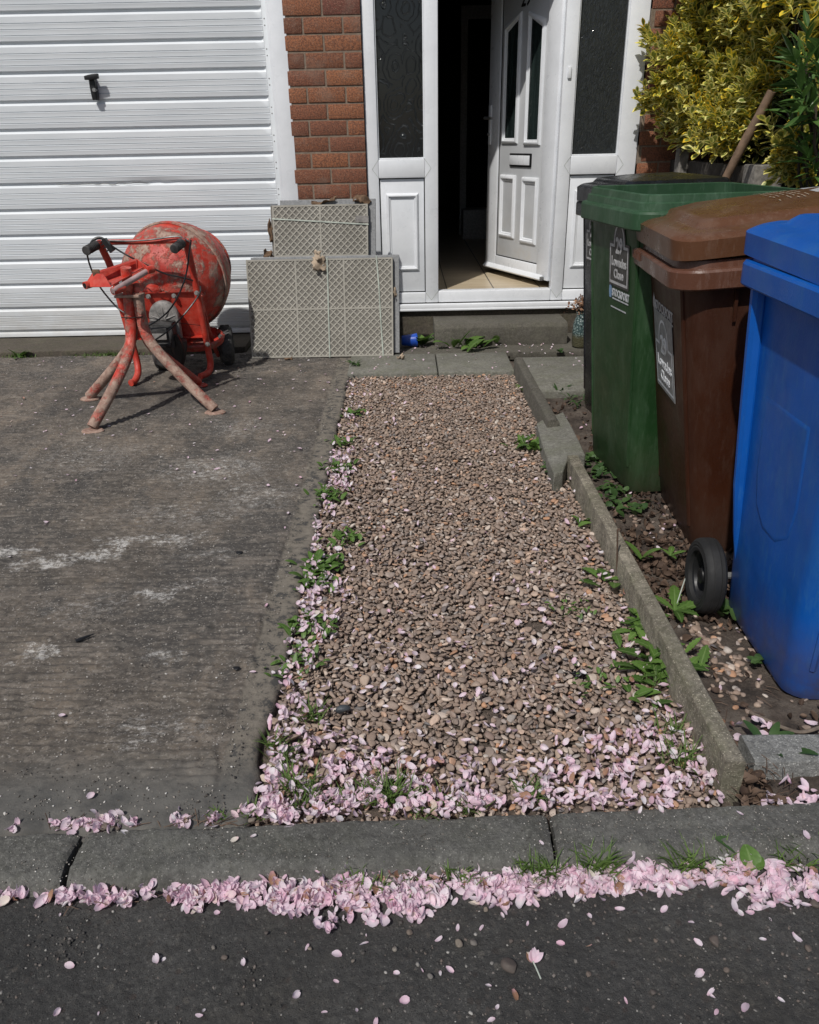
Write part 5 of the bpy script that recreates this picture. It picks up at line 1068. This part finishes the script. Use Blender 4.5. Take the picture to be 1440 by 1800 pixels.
# ------------------------------------------------------------------ bush
def leaf_proto(prof, n=4, fold=.25, curl=.2, w=.32):
    vs = []; uv = []
    for i in range(n+1):
        t_ = i/n; wv = w*prof(t_); y = t_; z = -curl*t_*t_
        for u in (-1, -.5, 0, .5, 1): vs.append((wv*u, y, z+fold*wv*abs(u))); uv.append((u, t_))
    f = [(i*5+k, i*5+k+1, (i+1)*5+k+1, (i+1)*5+k) for i in range(n) for k in range(4)]
    return np.array(vs), np.array(f), np.array(uv)
obov = lambda t_: max(.04, math.sin(PI*min(1, t_**1.25*.93+.05)))
lanc = lambda t_: max(.03, math.sin(PI*min(1, t_**.75*.96+.03)))
def frames(D, roll):
    D = D/np.linalg.norm(D, axis=1, keepdims=True); ref = np.tile([0, 0, 1.], (len(D), 1)); ref[np.abs(D[:, 2]) > .95] = [1, 0, 0]
    s = np.cross(D, ref); s /= np.linalg.norm(s, axis=1, keepdims=True); u = np.cross(s, D)
    c, k = np.cos(roll)[:, None], np.sin(roll)[:, None]; s2 = s*c+u*k; u2 = -s*k+u*c
    return np.stack([s2, D, u2], -1)
def shoots(bases, dirs, nl, L, ls, mat, name, parent, prof=obov, w=.30, spread=(1.15, .35), fold=.25, kind=None, protos=3):
    P, D, S, Ro = [], [], [], []
    for b, d, l in zip(bases, dirs, L):
        d = d/np.linalg.norm(d); a = np.cross(d, [.3, .2, 1]); a /= np.linalg.norm(a); c = np.cross(d, a); ph = random.uniform(0, 6)
        m_ = max(4, int(nl*random.uniform(.7, 1.2)))
        for k in range(m_):
            t_ = (k+.4)/m_; th = ph+k*2.39; sp_ = spread[0]+(spread[1]-spread[0])*t_; sp_ *= random.uniform(.8, 1.2)
            P.append(b+d*l*t_); D.append(d*math.cos(sp_)+(a*math.cos(th)+c*math.sin(th))*math.sin(sp_)+np.array([0, 0, -.05])); S.append(ls*random.uniform(.7, 1.15)*(1-.35*max(0, t_-.6))); Ro.append(random.gauss(0, .35))
    P, D, S, Ro = np.array(P), np.array(D), np.array(S), np.array(Ro); n = len(P)
    pr = [leaf_proto(prof, 4, fold, c_, w) for c_ in (.05, .2, .38)][:protos]
    V, F, U = scatter(pr, P, frames(D, Ro), np.repeat(S[:, None], 3, 1), rng.integers(0, len(pr), n))
    return from_np(name, V, F, mat, parent, kind, U)
bush = thing('variegated_bush', 'dense yellow and green variegated evergreen bush spilling over the fence', 'bush', (1.75, 4.1, 0))
B, Dd, Ls = [], [], []
def surf(y, z): # how far left the foliage reaches
    return 1.550+(4.75-y)*.085+.07*math.sin(y*5.1+z*3.3)+.05*math.sin(z*7.3-y*3.7)+.03*math.sin(13*y+9*z)+(.10*max(0, 1.28-z)/.25 if y > 4.1 else 0)
tries = 0
while len(B) < 1900 and tries < 60000:
    tries += 1
    y = random.uniform(3.1, 5.0); z = random.uniform(.92, 2.35); zmin = (1.10 if y > 4.05 else 1.08 if y > 3.56 else .93)+.03*math.sin(y*9)
    if z < zmin: continue
    if vnoise(np.array(y*4.), np.array(z*4.), 21) < -.12: continue
    dp = random.gauss(.03, .075); x = surf(y, z)+dp
    out = np.array([-.62+random.gauss(0, .25), -.55+random.gauss(0, .28), .85+random.gauss(0, .2)])
    B.append(np.array([x, y, z])-out*.03); Dd.append(out); Ls.append(random.uniform(.07, .14))
for k in range(46):
    p = W(random.uniform(1372, 1450), random.uniform(262, 330), random.uniform(3.28, 3.45)); B.append(np.array(p)); Dd.append(np.array([-.6+random.gauss(0, .3), -.6+random.gauss(0, .3), .8])); Ls.append(random.uniform(.06, .11))
# street-facing end of the bush
while len(B) < 2130:
    x = random.uniform(1.55, 2.6); z = random.uniform(.95, 2.3); y = 2.95-.12*math.sin(x*5)+abs(random.gauss(0, .06))-(x-1.6)*.05
    if vnoise(np.array(x*4.), np.array(z*4.), 22) < -.42: continue
    out = np.array([-.4+random.gauss(0, .35), -1., .55+random.gauss(0, .3)]); B.append(np.array([x, y, z])); Dd.append(out); Ls.append(random.uniform(.05, .11))
shoots(np.array(B), Dd, 15, Ls, .062, 'variegated_leaf', 'foliage', bush, w=.26, spread=(1.05, .32))
# inner shade leaves
B, Dd, Ls = [], [], []
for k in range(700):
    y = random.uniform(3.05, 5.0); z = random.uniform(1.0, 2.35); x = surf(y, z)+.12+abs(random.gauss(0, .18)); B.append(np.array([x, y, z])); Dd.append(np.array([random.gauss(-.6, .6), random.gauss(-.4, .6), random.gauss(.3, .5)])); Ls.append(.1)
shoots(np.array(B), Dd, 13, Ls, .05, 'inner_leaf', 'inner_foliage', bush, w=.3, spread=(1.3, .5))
bs = MB()
for k in range(90):
    y = random.uniform(3.1, 4.95); x0 = 1.75+random.uniform(-.05, .4); top = Vector((surf(y, 1.6)+random.uniform(.05, .25), y+random.gauss(0, .12), random.uniform(1.2, 2.2))); bs.tube(chaikin([Vector((x0, y, .0)), Vector((x0-.02, y, .6)), Vector(((x0+top.x)/2+.04, y, .95)), top], 2), [.011]*4+[.008]*4+[.004]*2 if False else .006, 5)
bs.build('stem', 'bark', bush)
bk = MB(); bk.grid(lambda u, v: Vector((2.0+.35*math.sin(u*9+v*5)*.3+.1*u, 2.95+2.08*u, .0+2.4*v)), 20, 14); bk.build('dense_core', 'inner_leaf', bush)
lau = thing('laurel_shrub', 'dark green narrow leaved shrub at the right edge, in front of the yellow bush', 'shrub', (1.72, 3.15, 0))
B, Dd, Ls = [], [], []
for px, py, Y in ((1412, 120, 3.15), (1425, 175, 3.1), (1405, 215, 3.1), (1432, 240, 3.05), (1418, 150, 3.0), (1400, 255, 3.15), (1438, 110, 3.05), (1428, 200, 2.95), (1415, 275, 3.1), (1436, 300, 3.0), (1445, 150, 2.95), (1455, 220, 2.95)):
    B.append(np.array(W(px, py+14, Y))); Dd.append(np.array([random.gauss(-.3, .3), random.gauss(-.4, .3), 1.])); Ls.append(random.uniform(.10, .18))
shoots(np.array(B), Dd, 15, Ls, .105, 'laurel_leaf', 'foliage', lau, prof=lanc, w=.13, spread=(1.25, .35), fold=.35)
ls_ = MB()
for b in B: ls_.tube(chaikin([Vector((1.85, 3.2, .0)), Vector((1.8, 3.2, .7)), Vector(b)+Vector((.05, .03, -.15)), Vector(b)+Vector((0, 0, .06))], 2), .005, 5)
ls_.build('stem', 'bark', lau)
# ------------------------------------------------------------------ weeds
def toothed(t_): 
    e = math.sin(PI*min(1, .10+.87*t_))**.75; return e*(.58+.42*(1-((t_*6.2) % 1.0)))*(.45+.55*min(1, t_*2.2))
plain = lambda t_: math.sin(PI*min(1, .07+.9*t_**.85))**.7
def weed(label, c, nl, L, w=.26, teeth=False, mat='weed_leaf', rise=.55, seed=0, flower=False, name='weed', cat='weed', group=None, spread=0., only=None):
    r = random.Random(seed); o = thing(name, label, cat, c, group); mb = MB(); c = Vector(c)
    for k in range(nl):
        th = k*2.4+r.uniform(-.4, .4) if only is None else only[k % len(only)]+r.uniform(-.25, .25); rs = rise*r.uniform(.35, 1.4); l = L*r.uniform(.55, 1.1)
        b = c+Vector((r.gauss(0, 1)*spread, r.gauss(0, 1)*spread, .002)); d = Vector((math.cos(th), math.sin(th), rs))
        petal_strip(mb, b, d, (-math.cos(th)*rs*.8, -math.sin(th)*rs*.8, 1), l, l*w*r.uniform(.8, 1.15), -r.uniform(.15, .75), 26 if teeth else 6, prof=toothed if teeth else plain, fold=.22)
    mb.build('foliage', mat, o, recalc=False)
    if flower:
        f = MB(); p = c+Vector(flower)
        for k in range(34):
            a = k*2.4; petal_strip(f, p, (math.cos(a), math.sin(a), .25+k*.03), (0, 0, 1), .011, .0022, 0, 2)
        f.build('flower_head', 'dandelion', o, recalc=False); MB().tube(chaikin([c, c+Vector(flower)*.6+Vector((0, 0, .02)), p], 2), .0016, 5).build('stem', 'strap_plastic', o)
    return o
def gz(px, py, z=-.012): return G(px, py, z)
weed('pale broad dock leaves drooping beside the blue cup', gz(742, 604, .0)+Vector((0, -.03, 0)), 8, .155, .30, rise=.95, seed=1, only=[-1.5, -2.4, .2, -.9, 1.9])
weed('broad leaved weed sprawling along the foot of the doorstep', gz(822, 608, .0)+Vector((0, -.03, .0)), 18, .13, .34, True, rise=1.25, seed=2, spread=.06, only=[3.0, -2.6, -.4, .1, -1.5, .5])
weed('small dark weed at the right foot of the doorstep', gz(984, 619, .0), 6, .04, .4, mat='dark_weed', rise=1., seed=3)
weed('weed clump on the gravel against the broken slab', gz(938, 786), 34, .06, .24, rise=.9, seed=4, spread=.04)
weed('tiny weed on the gravel below the broken slab', gz(962, 822), 10, .04, .3, mat='dark_weed', rise=.7, seed=5, spread=.02)
weed('slim weed sprouting beside the far rounded edging', gz(922, 690), 7, .07, .14, rise=1.6, seed=6)
weed('weed on the gravel by the midpoint of the near edging', gz(1034, 922), 9, .05, .28, rise=.8, seed=7, spread=.02)
weed('loose weed on the gravel under the brown stalk', gz(1068, 1018), 10, .085, .26, True, rise=.5, seed=8, spread=.025)
weed('bright leafy weed leaning on the edging, upper of the two big ones', gz(1122, 1108), 24, .080, .22, True, rise=.9, seed=9, spread=.03)
weed('largest leafy weed leaning on the near edging from the gravel', gz(1158, 1176), 44, .085, .20, True, rise=1.0, seed=10, spread=.036)
weed('small weed on the gravel just below the largest one', gz(1134, 1228), 10, .045, .25, rise=.8, seed=11, spread=.02)
weed('dandelion with big toothed leaves and one flower between edging and wheel', gz(1186, 1075, -.01), 6, .135, .20, True, rise=.42, seed=12, flower=(.09, .16, .05), only=[.0, 1.15, -.75, 2.5, -1.9, .55])
weed('two lone toothed leaves on the litter behind the dandelion', gz(1178, 978, .0), 4, .055, .24, True, rise=.6, seed=13)
weed('upright weed leaf standing by the edging near the leaf litter', gz(1128, 985, -.005), 3, .085, .2, rise=1.8, seed=14)
weed('spurge like weed growing against the blue bin behind its wheel', gz(1278, 1078, -.01), 16, .035, .45, mat='dark_weed', rise=1.9, seed=15, spread=.018)
weed('small weed at the bottom edge of the blue bin', gz(1332, 1165, -.01), 9, .032, .4, mat='dark_weed', rise=.8, seed=16, spread=.012)
for k, (px, py, lab) in enumerate(((1060, 830, 'low leafy weed at the foot of the green bin, farthest along'), (1074, 862, 'low leafy weed between green bin and edging, middle of three'), (1092, 890, 'low leafy weed between green bin and edging, nearest of three'), (1042, 812, 'creeping weed right behind the start of the near edging'))):
    weed(lab, gz(px, py, -.012), 34, .034, .42, mat='dark_weed', rise=1.0, seed=20+k, spread=.042)
for k, (px, py, lab, n_, L_) in enumerate(((620, 728, 'bright weed on the gravel edge, farthest along the driveway', 7, .06), (596, 778, 'petal strewn weed along the driveway edge, second from the house', 10, .05), (595, 826, 'bushy weed at the driveway edge, third from the house', 14, .065), (577, 872, 'bushy weed at the driveway edge, fourth from the house', 16, .06), (608, 948, 'flat weed out in the gravel beside the driveway', 10, .06), (566, 1000, 'tall leafy weed at the driveway edge halfway down', 14, .085), (556, 1028, 'pale clump just nearer than the tall leafy weed', 8, .06), (545, 1104, 'spreading weed at the driveway edge beside dense petals', 14, .06), (524, 1168, 'dark weed sunk among petals by the driveway', 12, .045), (1048, 1195, 'weed sprig in the gravel beside a black scrap', 7, .035), (1008, 1075, 'faint low weed in the gravel left of the leafy ones', 6, .03))):
    weed(lab, gz(px, py, -.006), int(n_*4.2), L_*.62, .24, rise=1.0, seed=40+k, spread=.030)
weed('dark green leaf in the kerb petals at the right', G(1298, 1500, -.02), 2, .055, .34, mat='dark_weed', rise=.9, seed=60, only=[1.2, 2.6])
weed('broad green leaf among the kerb petals, second from the right end', G(1322, 1528, -.02), 2, .044, .42, rise=1.0, seed=61, only=[1.6, .7])
weed('weedy sprig on the soil below the blue bin', gz(1362, 1318, -.005), 12, .06, .16, mat='dark_weed', rise=.6, seed=62, spread=.02)
weed('small weed at the foot of the garage door, far left', gz(40, 626, .0)+Vector((0, -.02, 0)), 9, .08, .2, rise=1., seed=63, spread=.015)
weed('scraggly weed growing from the slab joint under the tiles', gz(622, 642, .0), 14, .055, .13, mat='dark_weed', rise=.8, seed=64, spread=.025)
for k, (px, py) in enumerate(((985, 690), (1005, 700), (1018, 715))):
    weed(('thin sprig at the broken slab top', 'thin sprig in the corner by the green bin', 'thin sprig between slab and black bin')[k], gz(px, py, -.015), 9, .06, .12, mat='dark_weed', rise=1.5, seed=70+k, spread=.02)
# grass, uncountable
gr = MB(); blades = []
def tuft(c, n_, h, sp_, ex=1.):
    for k in range(n_):
        th = random.uniform(0, 2*PI); b = Vector(c)+Vector((random.gauss(0, sp_)*ex, random.gauss(0, sp_*.6), -.004)); petal_strip(gr, b, (math.cos(th)*.55, math.sin(th)*.55, 1), (-math.cos(th), -math.sin(th), .4), h*random.uniform(.45, 1.2), random.uniform(.0011, .0022), -random.uniform(.1, .9), 5, prof=lambda t_: (1-t_**2)+.04)
for px, py, n_, h, s_ in ((546, 1262, 55, .055, .018), (520, 1385, 85, .06, .018), (502, 1335, 60, .05, .02), (478, 1310, 40, .04, .012), (684, 1400, 110, .06, .026), (640, 1405, 40, .05, .02), (742, 1415, 60, .035, .035), (825, 1422, 55, .04, .015), (938, 1400, 75, .05, .018), (452, 1428, 40, .03, .02), (380, 1438, 25, .025, .012), (540, 1410, 60, .045, .03), (1195, 1335, 70, .06, .025), (1160, 1200, 40, .04, .02), (1175, 1285, 35, .045, .02)):
    tuft(G(px, py, -.006), int(n_*.85), h*1.15, s_*.8)
for px, py, n_, h, s_ in ((962, 1530, 80, .04, .016), (1056, 1520, 85, .045, .015), (1204, 1516, 65, .045, .018), (1255, 1500, 60, .035, .03), (628, 1530, 70, .025, .04), (812, 1540, 40, .03, .02), (1395, 1505, 45, .04, .03), (705, 1545, 60, .025, .04), (930, 1520, 40, .03, .02)):
    tuft(G(px, py+6, -.020), n_, h*1.2, s_*.9)
for px, py, n_, h, s_ in ((190, 622, 260, .035, .045), (172, 624, 120, .03, .05), (395, 612, 70, .03, .05), (36, 627, 90, .05, .03), (330, 615, 90, .03, .05), (240, 620, 60, .03, .04)):
    tuft(G(px, py, .0), n_, h, s_, 1.6)
tag(gr.build('grass', 'grass_blade', recalc=False), None, None, kind='stuff')
# ------------------------------------------------------------------ leaf litter and twigs
def petal_proto(seed, n=4):
    r = random.Random(seed); cup, curl, tw = r.uniform(.1, 1.1), r.uniform(-.3, 1.3), r.uniform(-.9, .9); vs = []; uv = []; notch = r.uniform(0, .12); wid = r.uniform(.23, .36)
    for i in range(n+1):
        t_ = i/n; wv = wid*max(.10, math.sin(PI*min(1, (t_*.84+.09))**.95)**.75)
        for u in (-1, -.5, 0, .5, 1):
            y = t_-(notch*(1-abs(u)) if i == n else 0); z = cup*wv*u*u+curl*.35*(t_-.5)**2*1.6+tw*u*wv*t_+.02*math.sin(u*4+t_*7); vs.append((wv*u, y-.5, z)); uv.append((u, t_))
    f = [(i*5+k, i*5+k+1, (i+1)*5+k+1, (i+1)*5+k) for i in range(n) for k in range(4)]
    return np.array(vs), np.array(f), np.array(uv)
lit = []
def litter(n_, x0, x1, y0, y1, dens):
    for _ in range(n_):
        x, y = random.uniform(x0, x1), random.uniform(y0, y1)
        if random.random() < dens(x, y): lit.append((x, y, float(soil_z(np.array(x), np.array(y)))+random.uniform(.002, .014)))
litter(1500, .65, 1.0, 1.75, 2.6, lambda x, y: math.exp(-((y-2.02)/.25)**2)*(.9 if x < .95 else .3)+.18); litter(500, .65, 1.2, 1.2, 1.75, lambda x, y: .20); litter(240, .66, .9, 2.6, 3.7, lambda x, y: .4)
lit += [(random.uniform(.63, .70), random.uniform(1.10, 1.2), -.02+random.uniform(0, .02)) for _ in range(60)]
lit = np.array(lit); n = len(lit); pr = [petal_proto(100+k) for k in range(5)]
sc = rng.uniform(.010, .030, n)
V, F, U = scatter(pr, lit, rotmats(rng.uniform(0, 6.3, n), rng.normal(0, .6, n), rng.normal(0, .7, n)), np.stack([sc*rng.uniform(.6, 1.5, n), sc, sc*1.8], -1), rng.integers(0, 5, n))
from_np('leaf_litter', V, F, 'litter_leaf', kind='stuff', uv=U)
tw = MB()
for k in range(260):
    if k < 120: x, y = random.uniform(.65, 1.0), random.uniform(1.12, 2.6); z = float(soil_z(np.array(x), np.array(y)))+.004
    elif k < 170: x, y, z = random.uniform(.62, .74), random.uniform(1.08, 1.2), -.02+random.uniform(0, .03)
    elif k < 220: x = random.uniform(-.65, .85); y = kerb_at(x)-.135+random.gauss(0, .018); z = -.022
    else: x, y, z = random.uniform(-.7, -.3), kerb_at(-.5)+.006, -.006
    a = random.uniform(0, PI); l = random.uniform(.015, .05); d = Vector((math.cos(a), math.sin(a)*.7, random.uniform(-.1, .35)))*l; tw.tube([(x, y, z), Vector((x, y, z))+d*.5+Vector((0, 0, .003)), Vector((x, y, z))+d], .0009, 4)
tag(tw.build('leaf_stalks', 'litter_leaf', recalc=False), None, None, kind='stuff')
stk = XP(1085, 1010, .60); tag(MB().tube(chaikin([G(1084, 1015, -.01), W(1085, 985, G(1084, 1015, -.01).y), W(1086, 930, G(1084, 1015, -.01).y-.01)], 1), .0026, 6).build('dry_stalk', 'litter_leaf'), 'thin upright reddish brown stalk against the near edging', 'stalk')
br2 = MB(); br2.tube(chaikin([G(1318, 1252, -.005), G(1345, 1265, 0), G(1390, 1285, .0), G(1415, 1288, .003), G(1450, 1276, .003)], 2), .0042, 7); tag(br2.build('twig', 'old_wood'), 'bent pale twig lying on the soil below the blue bin', 'twig')
tg = MB(); tg.tube([G(133, 1127, .004), G(150, 1120, .006), G(166, 1114, .004)], [.005, .004, .001], 6); tag(tg.build('twig', 'black_plastic'), 'short black twig lying on the concrete driveway', 'twig')
for px, py, s_, lab in ((420, 971, .011, 'dark crumb on the driveway near its right half'), (415, 1174, .008, 'dark crumb on the driveway nearer the street')):
    v, f, _ = ico(2, 77); o_ = from_np('crumb', v*np.array([s_*1.3, s_, s_*.5])+np.array(G(px, py, .003)), f, 'black_plastic'); tag(o_, lab, 'crumb')
for px, py, lab in ((1018, 1184, 'crumpled black scrap lying on the gravel'),):
    scrap(lab, G(px, py, -.002), (.035, .022, .006), (.2, .1, .4), 'black_plastic', 31)['category'] = 'scrap'
sl8 = ico(3, 55); o_ = from_np('pebble', sl8[0]*np.array([.019, .013, .009])+np.array(G(605, 1248, .0)), sl8[1], 'black_bin_plastic' if False else 'slate'); tag(o_, 'large blue grey flat pebble near the driveway corner', 'pebble')
# loose pebbles
spots = [(183, 1453), (206, 1457), (444, 1445), (234, 1575+4), (116, 1578), (898, 1657), (808, 1660), (833, 1658), (900, 1700), (1258, 1660), (855, 1600), (1352, 1520), (1392, 1562), (1436, 1594), (1210, 1556), (1285, 1560), (1198, 1540), (1250, 1485), (757, 1717), (880, 1754), (1423, 1670), (1154, 1654), (375, 1668), (545, 1668), (695, 1668), (470, 1640), (395, 1684), (1012, 1690), (1036, 1715), (1150, 1745), (620, 1690), (720, 1640), (1275, 1705)]
pp = [from_np('pebble', v, f, 'road_pebble') for v, f, _ in (ico(3, k+30) for k in range(4))]; names = {}
for k, (px, py) in enumerate(spots):
    o_ = pp[k] if k < 4 else pp[k % 4].copy()
    if k >= 4: COL.objects.link(o_)
    big_ = {9: .017, 8: .019, 6: .013, 7: .012, 11: .016, 12: .017, 13: .016, 0: .015, 3: .016, 4: .013, 2: .013, 15: .014}.get(k, random.uniform(.005, .0095)); road_ = py > 1470
    z = -.026 if road_ else -.004; p = G(px, py, z); o_.location = p+Vector((0, 0, big_*.25)); big_ *= .66; o_.scale = (big_*random.uniform(.95, 1.3), big_, big_*.6); o_.rotation_euler = (0, 0, random.uniform(0, 6))
    road_l = {9: 'tan square pebble lying alone on the dark road at the right', 8: 'largest dark grey flat pebble on the road', 6: 'brown oval pebble on the road, left one of a close pair', 7: 'grey tan pebble on the road, right one of a close pair', 3: 'upright brown pebble below the left kerb joint', 4: 'brown pebble left of the left kerb joint', 0: 'tan pebble in the gap between driveway and kerb, far left', 1: 'small orange pebble touching the tan one by the driveway', 2: 'dark brown pebble amid petals between driveway and kerb', 11: 'brown pebble among the right kerb petals, upper one', 12: 'brown pebble among the right kerb petals, lower one', 13: 'pebble at the far right end of the kerb petals'}
    tag(o_, road_l.get(k, 'small smooth pebble lying loose on the dark road by the kerb'), 'pebble', 'loose pebbles on the road and kerb')
# ------------------------------------------------------------------ cherry petals
PX = []   # x, y, z, tilt, size
def add_petal(p, tilt, s): PX.append((*p, tilt, s))
def drift(poly, n_, zb, tilt=.8, s=(.016, .0255), piles=.0):
    # poly: list of (px, py, half-height px, weight)
    ws = [q[3] for q in poly]; left = n_
    seg = [(poly[k+1][0]-poly[k][0])*(ws[k]+ws[k+1])/2 for k in range(len(poly)-1)]
    while left > 0:
        i = random.choices(range(len(poly)-1), seg)[0]; a, b = poly[i], poly[i+1]; t_ = random.random()
        px, py, hh = a[0]+(b[0]-a[0])*t_, a[1]+(b[1]-a[1])*t_, a[2]+(b[2]-a[2])*t_
        p = G(px+random.gauss(0, 5), py+random.triangular(-1, 1, .1)*hh*random.uniform(.6, 1.2), zb)
        if random.random() < .32: add_petal((p.x, p.y, p.z+.003), .3, random.uniform(*s)); left -= 1; continue
        m = random.randint(4, 11); h_ = random.random()*.010; left -= m                       # a shed flower head: petals fanned about one point
        for q in range(m): add_petal((p.x+random.gauss(0, .0085), p.y+random.gauss(0, .0075), p.z+.003+h_*random.random()), tilt, random.uniform(*s)*random.uniform(.8, 1.05))
drift([(0, 1578, 10, .12), (60, 1573, 15, .42), (90, 1576, 12, .10), (180, 1578, 12, .30), (215, 1580, 8, .08), (265, 1572, 12, .30), (300, 1580, 15, .35), (360, 1575, 20, .8), (420, 1570, 28, .9), (480, 1574, 38, 1.), (540, 1572, 56, 1.4), (640, 1570, 72, 1.75), (720, 1570, 66, 1.6), (755, 1566, 46, 1.1), (800, 1558, 34, .9), (860, 1562, 44, 1.), (920, 1556, 46, 1.05), (975, 1556, 48, 1.), (1040, 1550, 56, 1.3), (1080, 1548, 40, .7), (1120, 1545, 34, .9), (1180, 1548, 32, .7), (1240, 1545, 42, .75), (1290, 1545, 58, 1.25), (1340, 1556, 68, 1.3), (1380, 1560, 54, 1.), (1440, 1560, 46, .9)], 2350, -.027, .65)
drift([(0, 1458, 4, .05), (130, 1456, 6, .25), (170, 1452, 8, .5), (250, 1448, 9, .8), (300, 1445, 9, .9), (380, 1440, 9, .9), (450, 1432, 12, .9), (520, 1432, 14, 1.)], 190, -.008, .7)
n_in = 0
while n_in < 2450:
    x, y = random.uniform(BEDX0, BEDX1), BEDY0+(BEDY1-BEDY0)*random.random()**1.25
    dl, db_, drr = x-BEDX0, y-BEDY0, BEDX1-x
    d = 1.25*math.exp(-dl/.075)*math.exp(-max(0, y-3.0)/.6)*(.68+.32*math.sin(y*7+1)) + 1.15*math.exp(-db_/.058) + .55*math.exp(-(dl**2+db_**2)/.05) + .38*math.exp(-(((x-.50)/.13)**2+((y-1.25)/.12)**2)) + .20*math.exp(-db_/.55) + .30*math.exp(-drr/.05)*math.exp(-db_/.7) + .022
    if y > kerb_at(x)+.006 and random.random() < min(1, d):
        m = 1 if d < .3 or random.random() < .5 else random.randint(2, 6); n_in += m
        for q in range(m): add_petal((x+random.gauss(0, .008)*(m > 1), y+random.gauss(0, .008)*(m > 1), random.uniform(-.006, .014)), .5 if m == 1 else .75, random.uniform(.012, .0225))
for k in range(560):
    x, y = -.33-2.3*random.random()**1.1, random.uniform(1.15, 4.65); w_ = .12+.9*math.exp(-((y-3.6)/.7)**2)
    if random.random() < w_: add_petal((x, y, .003), .18, random.uniform(.010, .022) if y > 2.2 else random.uniform(.012, .02))
for px, py in ((413, 1478), (446, 1470), (1300, 1430), (788, 1427), (952, 1482), (1418, 1468), (275, 1688), (122, 1698), (540, 1666), (592, 1678), (350, 1601), (762, 1604), (772, 1652), (720, 1600), (990, 1625), (1035, 1664), (905, 1750), (1250, 1745), (1310, 1772), (1228, 1712), (1400, 1650), (1215, 1622), (640, 1660), (520, 1750), (100, 1780), (1100, 1760), (742, 1706), (790, 1706), (350, 1786), (884, 1610), (1090, 1600), (1168, 1600)):
    add_petal(G(px, py, -.025 if py > 1500 else .003), .25, random.uniform(.011, .020))
for k in range(60): x = random.uniform(-.8, .85); add_petal((x, random.uniform(.62, .96), -.0265), .2, random.uniform(.007, .015))
for k in range(150):
    x, y = random.uniform(.66, 1.15), 1.10+.25*random.random()**2; add_petal((x, y, -.012+.01*random.random()), .6, random.uniform(.018, .026)) if not (1.17 < y < 1.285) or random.random() < .1 else None
for k in range(60): x, y = random.uniform(.66, .9), random.uniform(1.3, 3.6); add_petal((x, y, float(soil_z(np.array(x), np.array(y)))+.006), .3, random.uniform(.010, .02))
for k in range(70): add_petal((random.uniform(-.3, 1.2), random.uniform(4.2, 4.75), .005), .3, random.uniform(.010, .018))
for k in range(26): add_petal((random.uniform(.05, .85), random.uniform(4.70, 4.76), .004), .4, random.uniform(.012, .02))
PXa = np.array(PX); n = len(PXa); protos = [petal_proto(k) for k in range(10)]
yaw, pit, rol = rng.uniform(0, 2*PI, n), rng.normal(0, 1, n)*PXa[:, 3], rng.normal(0, 1, n)*PXa[:, 3]; pick = rng.integers(0, 10, n)
dist = np.linalg.norm(PXa[:, :3]-CAM, axis=1)/PXa[:, 4]; show = np.argsort(dist)[:290]; mask = np.zeros(n, bool); mask[show] = True
PXa[:, 2] += np.abs(np.sin(pit))*PXa[:, 4]*.28
PXa[:, 4] *= np.where(rng.uniform(size=n) < .25, rng.uniform(.5, .8, n), 1.); S3 = np.repeat(PXa[:, 4][:, None], 3, 1)*np.stack([rng.uniform(.85, 1.2, n), rng.uniform(.85, 1.15, n), np.ones(n)], -1)
V, F, U = scatter(protos, PXa[~mask, :3], rotmats(yaw[~mask], pit[~mask], rol[~mask]), S3[~mask], pick[~mask])
from_np('petal_litter', V, F, 'petal', kind='stuff', uv=U)
first = {}
Rm = rotmats(yaw, pit, rol)
for i in show:
    k = int(pick[i])
    if k not in first: v, f, u = protos[k]; o_ = first[k] = from_np('petal', v, f, 'petal', uv=u)
    else: o_ = first[k].copy(); COL.objects.link(o_)
    x, y, z = PXa[i, :3]; r_ = Rm[i]*S3[i][None, :]
    o_.matrix_world = Matrix(((*r_[0], x), (*r_[1], y), (*r_[2], z), (0, 0, 0, 1)))
    on_road = y < kerb_at(x)-.20; kerbrow = y < kerb_at(x)-.10
    tag(o_, 'pale pink cherry petal lying singly out on the dark road' if on_road else ('pink cherry petal in the drift along the front of the kerb' if kerbrow else 'pink cherry petal lying on the kerb or gravel behind it'), 'petal', 'fallen cherry petals on the road' if on_road else ('cherry petals drifted against the kerb' if kerbrow else 'cherry petals behind the kerb'))
bl = thing('fallen_blossom', 'whole pink cherry blossom with its stalk lying on the road', 'blossom', G(938, 1680, -.026)); mb = MB(); c = G(937, 1690, -.022)
for k, a in enumerate((1.0, 1.45, 1.9, .55, 2.4, 1.7)): petal_strip(mb, c, (math.cos(a), math.sin(a)*.8, .5+.35*(k % 3)), (.3*(k % 2), -.6, 1), .021+.003*(k % 2), .0062, .35, 5, fold=.35)
mb.build('petal', 'petal', bl, recalc=False); MB().tube(chaikin([c, G(943, 1702, -.024), G(951, 1721, -.026)], 1), .0012, 5).build('stalk', 'strap_plastic', bl)
for px, py, lab in ((942, 1088, 'whole pale blossom lying on the gravel'),):
    pass
